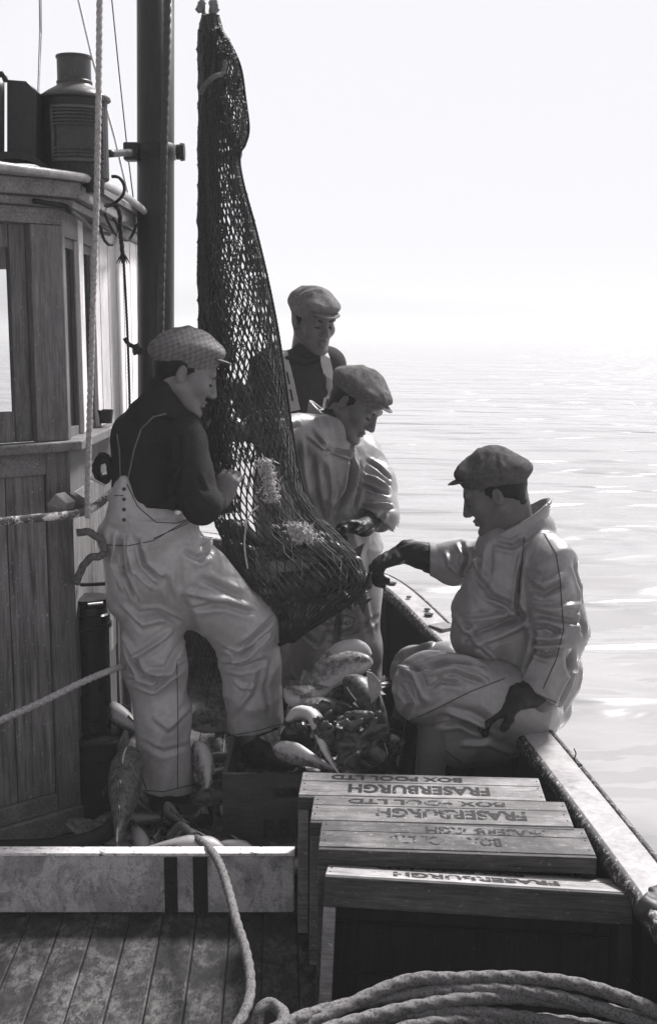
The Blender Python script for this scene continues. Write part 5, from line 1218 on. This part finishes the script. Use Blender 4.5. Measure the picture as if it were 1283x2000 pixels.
def make_fish(pts, r, belly=V(0,0,-1), mat=None, label='fish', group=None, fins=True, name='fish', mouth=True, world=False, flat=1.0, line=False):
    sp = [V(*p) if world else P(*p) for p in pts]; sp = spline(sp, 0.012); n = len(sp); cum = [0]
    for a, b in zip(sp[:-1], sp[1:]): cum.append(cum[-1]+(b-a).length)
    Lt = cum[-1]; rm = r if world else r*MPX(pts[0][1], pts[0][2]); seg = 18; vs = []; fs = []; bl = []; fr = []
    for i, p in enumerate(sp):
        t = (sp[min(i+1,n-1)]-sp[max(i-1,0)]).normalized(); dn = (belly-t*belly.dot(t)).normalized(); sd = t.cross(dn); f = cum[i]/Lt
        h, w = interp(PROF, f); gill = 1-0.07*math.exp(-((f-0.235)/0.008)**2)
        fr.append((p, t, dn, sd, h*rm, w*rm*flat))
        for k in range(seg):
            a = 2*math.pi*k/seg; ca = math.cos(a); m = 1.0
            if mouth and f < 0.10 and 0.15 < ca < 0.45: m = 0.88
            vs.append(p+(dn*ca*h+sd*math.sin(a)*w*flat)*rm*gill*m); bl.append(0.5+0.5*ca)
    for i in range(n-1):
        for k in range(seg): fs.append((i*seg+k, i*seg+(k+1) % seg, (i+1)*seg+(k+1) % seg, (i+1)*seg+k))
    fs += [tuple(range(seg))[::-1], tuple(range((n-1)*seg, n*seg))]
    t_ = thing(name, label, 'fish', sp[n//2], group)
    o = build('body', vs, fs, mat, t_, None, True)
    at = o.data.attributes.new('belly', 'FLOAT', 'POINT'); at.data.foreach_set('value', bl)
    at_ = lambda f: fr[min(n-1, max(0, min(range(n), key=lambda i: abs(cum[i]/Lt-f))))]
    if fins:
        p, t, dn, sd, h, w = fr[-1]; L = rm*1.1; b = MB()
        b.prism([p-dn*h*1.0, p+t*L*1.1-dn*rm*1.0, p+t*L*0.85, p+t*L*1.1+dn*rm*1.0, p+dn*h*1.0], sd*0.003); b.build('tail_fin', mat, t_)
        for f0, f1, s, hh in ((0.30,0.44,-1,0.55),(0.48,0.66,-1,0.5),(0.70,0.84,-1,0.4),(0.50,0.66,1,0.45),(0.70,0.84,1,0.4)):
            A = at_(f0); Bb = at_(f1); b = MB()
            b.prism([A[0]+A[2]*s*A[4]*0.9, A[0]+A[2]*s*(A[4]+rm*hh)+A[1]*rm*0.15, Bb[0]+Bb[2]*s*(Bb[4]+rm*hh*0.25), Bb[0]+Bb[2]*s*Bb[4]*0.9], A[3]*0.0025); b.build('fin', mat, t_)
        for s in (-1, 1):
            A = at_(0.26); q = A[0]+A[3]*s*A[5]*0.92+A[2]*A[4]*0.25; b = MB()
            b.prism([q, q+A[1]*rm*0.9-A[2]*rm*0.25+A[3]*s*rm*0.28, q+A[1]*rm*1.0+A[2]*rm*0.1+A[3]*s*rm*0.3, q+A[1]*rm*0.15+A[2]*rm*0.28], A[3]*s*0.002); b.build('pectoral_fin', mat, t_)
    for s in (-1, 1):
        A = at_(0.085); q = A[0]+A[3]*s*A[5]*0.86-A[2]*A[4]*0.35; e = rm*0.13
        b = MB(); b.lathe(q-A[3]*s*e*0.4, [(0.01*e,-e*0.6),(e,-e*0.2),(e,0.2*e),(e*0.6,0.6*e),(0.01*e,0.8*e)], 12, A[3]*s); b.build('eye', M_EYE, t_, smooth=True)
    if line:
        b = MB(); q = [x[0]-x[2]*x[4]*0.98 for x in fr[int(n*0.1):int(n*0.97)]]; b.tube(q, rm*0.045, 6); b.build('back_line', plain('pale_line', 0.5, 0.5), t_)
    return t_
def catch():
    G = 'fish heaped on the deck'
    make_fish([(726,1292,3.80),(700,1296,3.82),(655,1310,3.84),(610,1345,3.84),(570,1395,3.84),(545,1430,3.84)], 31, V(-0.2,-0.35,-1), M_COD, 'large cod with pale throat, its head pointing right beside the seated man\'s knee', G)
    make_fish([(724,1282,3.96),(700,1274,3.97),(668,1282,3.99),(646,1312,4.03),(630,1350,4.08)], 30, V(0.0,-0.5,1), M_COD, 'fish showing a round white belly behind the big cod\'s head', G)
    make_fish([(672,1325,3.76),(700,1345,3.74),(728,1385,3.70),(752,1440,3.66),(760,1480,3.65)], 31, V(0.4,0.8,0.1), M_DARKF, 'dark slender fish with a pale back line bent beside the seated man\'s knee', G, line=True)
    b = MB(); 
    for i in range(30):
        f = i/29; a = P(716+6*f, 1312+60*f, 3.68); q = P(716+6*f+26*math.sin(math.pi*(0.15+0.8*f)), 1316+56*f, 3.66); b.bar(a, q, 0.0042, 0.003, V(0,-1,0))
    o = b.build('fish_fin', plain('ragged_fin', 0.30, 0.5, 0.4, 60), None, P(716,1340,3.68)); tag(o, 'ragged pale fin standing up beside the bent dark fish', 'fin')
    make_fish([(556,1345,3.80),(585,1362,3.78),(625,1350,3.80),(665,1330,3.84)], 24, V(0,-0.6,-0.6), M_MID, 'mottled fish lying just below the big cod', G)
    make_fish([(578,1395,3.72),(620,1382,3.74),(670,1385,3.76),(720,1400,3.78)], 24, V(0.2,0.8,-0.6), M_MID, 'round-bodied dark fish half buried in the middle of the heap', G)
    make_fish([(560,1408,3.66),(585,1392,3.65),(612,1398,3.62),(626,1432,3.58),(640,1475,3.54),(668,1520,3.48)], 20, V(-0.6,-0.6,0.5), M_COD, 'gutted fish curled with its white belly open above the farthest box', G, fins=False, flat=0.8)
    make_fish([(535,1462,3.66),(570,1470,3.62),(610,1485,3.58),(660,1505,3.56)], 22, V(0.3,-0.2,0.8), M_COD, 'smooth pale fish lying against the young man\'s black boot', G, fins=False)
    make_fish([(254,1462,3.86),(246,1520,3.74),(238,1590,3.60),(231,1640,3.50),(230,1662,3.46)], 38, V(0.05,0.9,-0.6), M_MID, 'cod lying back up with pale stripe, tail towards the pale plank', G, line=True)
    make_fish([(440,1662,3.40),(390,1652,3.42),(320,1654,3.42),(262,1662,3.40)], 26, V(0,-0.8,0.4), M_COD, 'white-bellied fish lying right behind the pale plank', G)
    make_fish([(500,1664,3.42),(460,1656,3.46),(410,1660,3.50),(360,1668,3.52)], 20, V(0,-0.8,0.4), M_COD, 'smaller white-bellied fish behind the plank beside the dark box', G)
    make_fish([(374,1420,4.08),(395,1408,4.12),(430,1412,4.16),(480,1430,4.20)], 25, V(0,-0.3,-0.8), M_MID, 'fish head looking left between the young man\'s legs', G)
    make_fish([(384,1450,4.0),(398,1490,3.92),(404,1530,3.84),(398,1570,3.78)], 22, V(0.6,-0.7,0.2), M_COD, 'pale fish hanging down just right of the young man\'s straight leg', G)
    make_fish([(195,1372,4.10),(225,1392,4.06),(262,1418,4.02),(310,1450,3.98)], 22, V(0,-0.5,0.7), M_MID, 'pale-sided fish lying at the wheelhouse behind the young man\'s straight leg', G)
    for k in range(7):
        a = P(450+k*24, 1500, 3.72+0.05*(k % 3)); a.z = 0.17+0.02*(k % 2); d = V(0.13*math.cos(k*1.9), 0.12*math.sin(k*1.9), 0.02*math.sin(k))
        make_fish([a-d, a-d*0.3+V(0,0,0.01), a+d*0.3+V(0,0,0.01), a+d], 0.032, V(math.sin(k),0.3,-1), M_DARKF, 'dark fish lying in the top of the upright box with the hand slot', G, world=True)
    rd = random.Random(33)
    for k in range(22):
        x = rd.uniform(615, 740); y = rd.uniform(1330, 1490); a = rd.uniform(0, 6.28); L = rd.uniform(40, 62); Y = 3.92-(y-1340)/150*0.26+rd.uniform(0,0.04)
        cx = lambda f: (x+math.cos(a)*L*f-5*math.sin(f*2.5)*math.sin(a), y+math.sin(a)*L*f*0.6+5*math.sin(f*2.5), Y+0.02*f)
        make_fish([cx(-1), cx(-0.35), cx(0.35), cx(1)], rd.uniform(12, 19), V(rd.gauss(0,1), rd.gauss(0,1), rd.gauss(0,1)), M_MID if rd.random() < 0.55 else M_DARKF, 'small fish jumbled among the others in the heap between the two front men', G, flat=rd.uniform(0.6,1))
    rd = random.Random(11)
    for i in range(90):
        x = rd.uniform(-0.72, 0.34); y = rd.uniform(3.45, 4.5); hmax = 0.16*max(0.15, 1-abs(x+0.1)/0.9)*max(0.2, 1-abs(y-4.0)/0.75)
        if x < -0.45 and y > 4.0: continue
        if x > 0.0 and y < 3.62: continue
        z = rd.uniform(0.03, 0.05+hmax); a = rd.uniform(0, 6.28); L = rd.uniform(0.24, 0.42); d = V(math.cos(a), math.sin(a)*0.7, rd.uniform(-0.12,0.12)); c = V(x, y, z); bend = V(-d.y, d.x, 0)*rd.uniform(-0.04,0.04)
        dark = rd.random() < 0.7
        make_fish([c-d*L/2, c-d*L*0.2+bend, c+d*L*0.2+bend, c+d*L/2], rd.uniform(0.026,0.042), V(rd.gauss(0,.5), rd.gauss(0,.5), rd.uniform(-1,0.5)), M_DARKF if dark else M_MID,
                  'dark wet fish half hidden in the heap on the deck', G, world=True, fins=True, flat=rd.uniform(0.6,1.0))
    # fish bulging inside the pouch of the net
    GP = 'fish inside the net pouch'
    rd = random.Random(21)
    for k in range(26):
        x = rd.uniform(478, 690); lo = 1010+max(0, (x-560))*0.45; hi = 1215-max(0, x-600)*0.75; lo = lo if x > 480 else 1060
        y = rd.uniform(lo+22, max(lo+30, hi-10)); a = rd.uniform(-0.9, 0.9)+(math.pi if rd.random() < 0.5 else 0); L = rd.uniform(45, 75); yy_ = 4.12+rd.uniform(-0.05, 0.05); m = M_MID if rd.random() < 0.3 else M_DARKF
        cx = lambda f: (x+math.cos(a)*L*f, y+math.sin(a)*L*f*0.8+6*math.sin(f*3), yy_+0.03*f)
        make_fish([cx(-1), cx(-0.35), cx(0.35), cx(1)], rd.uniform(16, 26), V(rd.gauss(0,1), rd.gauss(0,1), -0.5), m, 'dark fish bulging inside the net pouch' if m is M_DARKF else 'paler fish pressed inside the net pouch', GP, fins=True)
    # offal
    def lumps(name, label, pl, mat, vox=0.004, amp=0.002, cat='offal'):
        F = Field(vox)
        for a, b, r0, r1 in pl: F.cone(PP(a), PP(b), r0*MPX(a[1],a[2]), r1*MPX(b[1],b[2]), 0.006)
        v, f = F.mesh(); v = apply_folds(v, f, [], amp, 40); o = build(name, v, f, mat, None, P(*pl[0][0]), True); tag(o, label, cat); return o
    mo = plain('wet_liver', 0.07, 0.35, 0.4, 18, 0.6, 0.1)
    rd = random.Random(8); pl = []
    for i in range(30):
        x = rd.uniform(660, 735); y = rd.uniform(1398, 1492); a = rd.uniform(-0.9, 0.9); l = rd.uniform(10, 32); Y = 3.60-(y-1398)/94*0.07+rd.uniform(-0.02,0.03)
        pl.append(((x,y,Y), (x+math.cos(a)*l,y+math.sin(a)*l,Y-0.01), rd.uniform(6,14), rd.uniform(3,8)))
    pl.append(((690,1450,3.62),(700,1460,3.62),34,34))
    lumps('fish_livers', 'cluster of glossy grey lobes spilled over the heap of fish', pl, mo)
    rd = random.Random(5); pl = []
    for i in range(46):
        x = 632+rd.gauss(0,11); y = 1428+rd.gauss(0,17); pl.append(((x,y,3.555+rd.uniform(0,0.03)), (x+rd.uniform(-7,7), y+rd.uniform(-7,7), 3.54+rd.uniform(0,0.03)), rd.uniform(2.5,5), rd.uniform(2,4)))
    lumps('fish_guts', 'ragged dark glistening guts in the curl of the gutted fish', [((632,1428,3.58),(634,1445,3.58),20,18)]+pl, plain('dark_guts', 0.07, 0.2, 0.9, 60, 0.6, 0.3), 0.0035, 0.001)
    lumps('fish_roe', 'dark knobbly cluster at the cuff of the young man\'s raised leg', [((560,1412,3.70),(575,1400,3.68),8,8), ((575,1415,3.68),(588,1420,3.66),8,8), ((562,1428,3.68),(578,1432,3.66),9,7), ((590,1405,3.68),(596,1430,3.66),7,7)], plain('dark_roe', 0.04, 0.2, 0.5, 30, 0.6, 0.1))
catch()
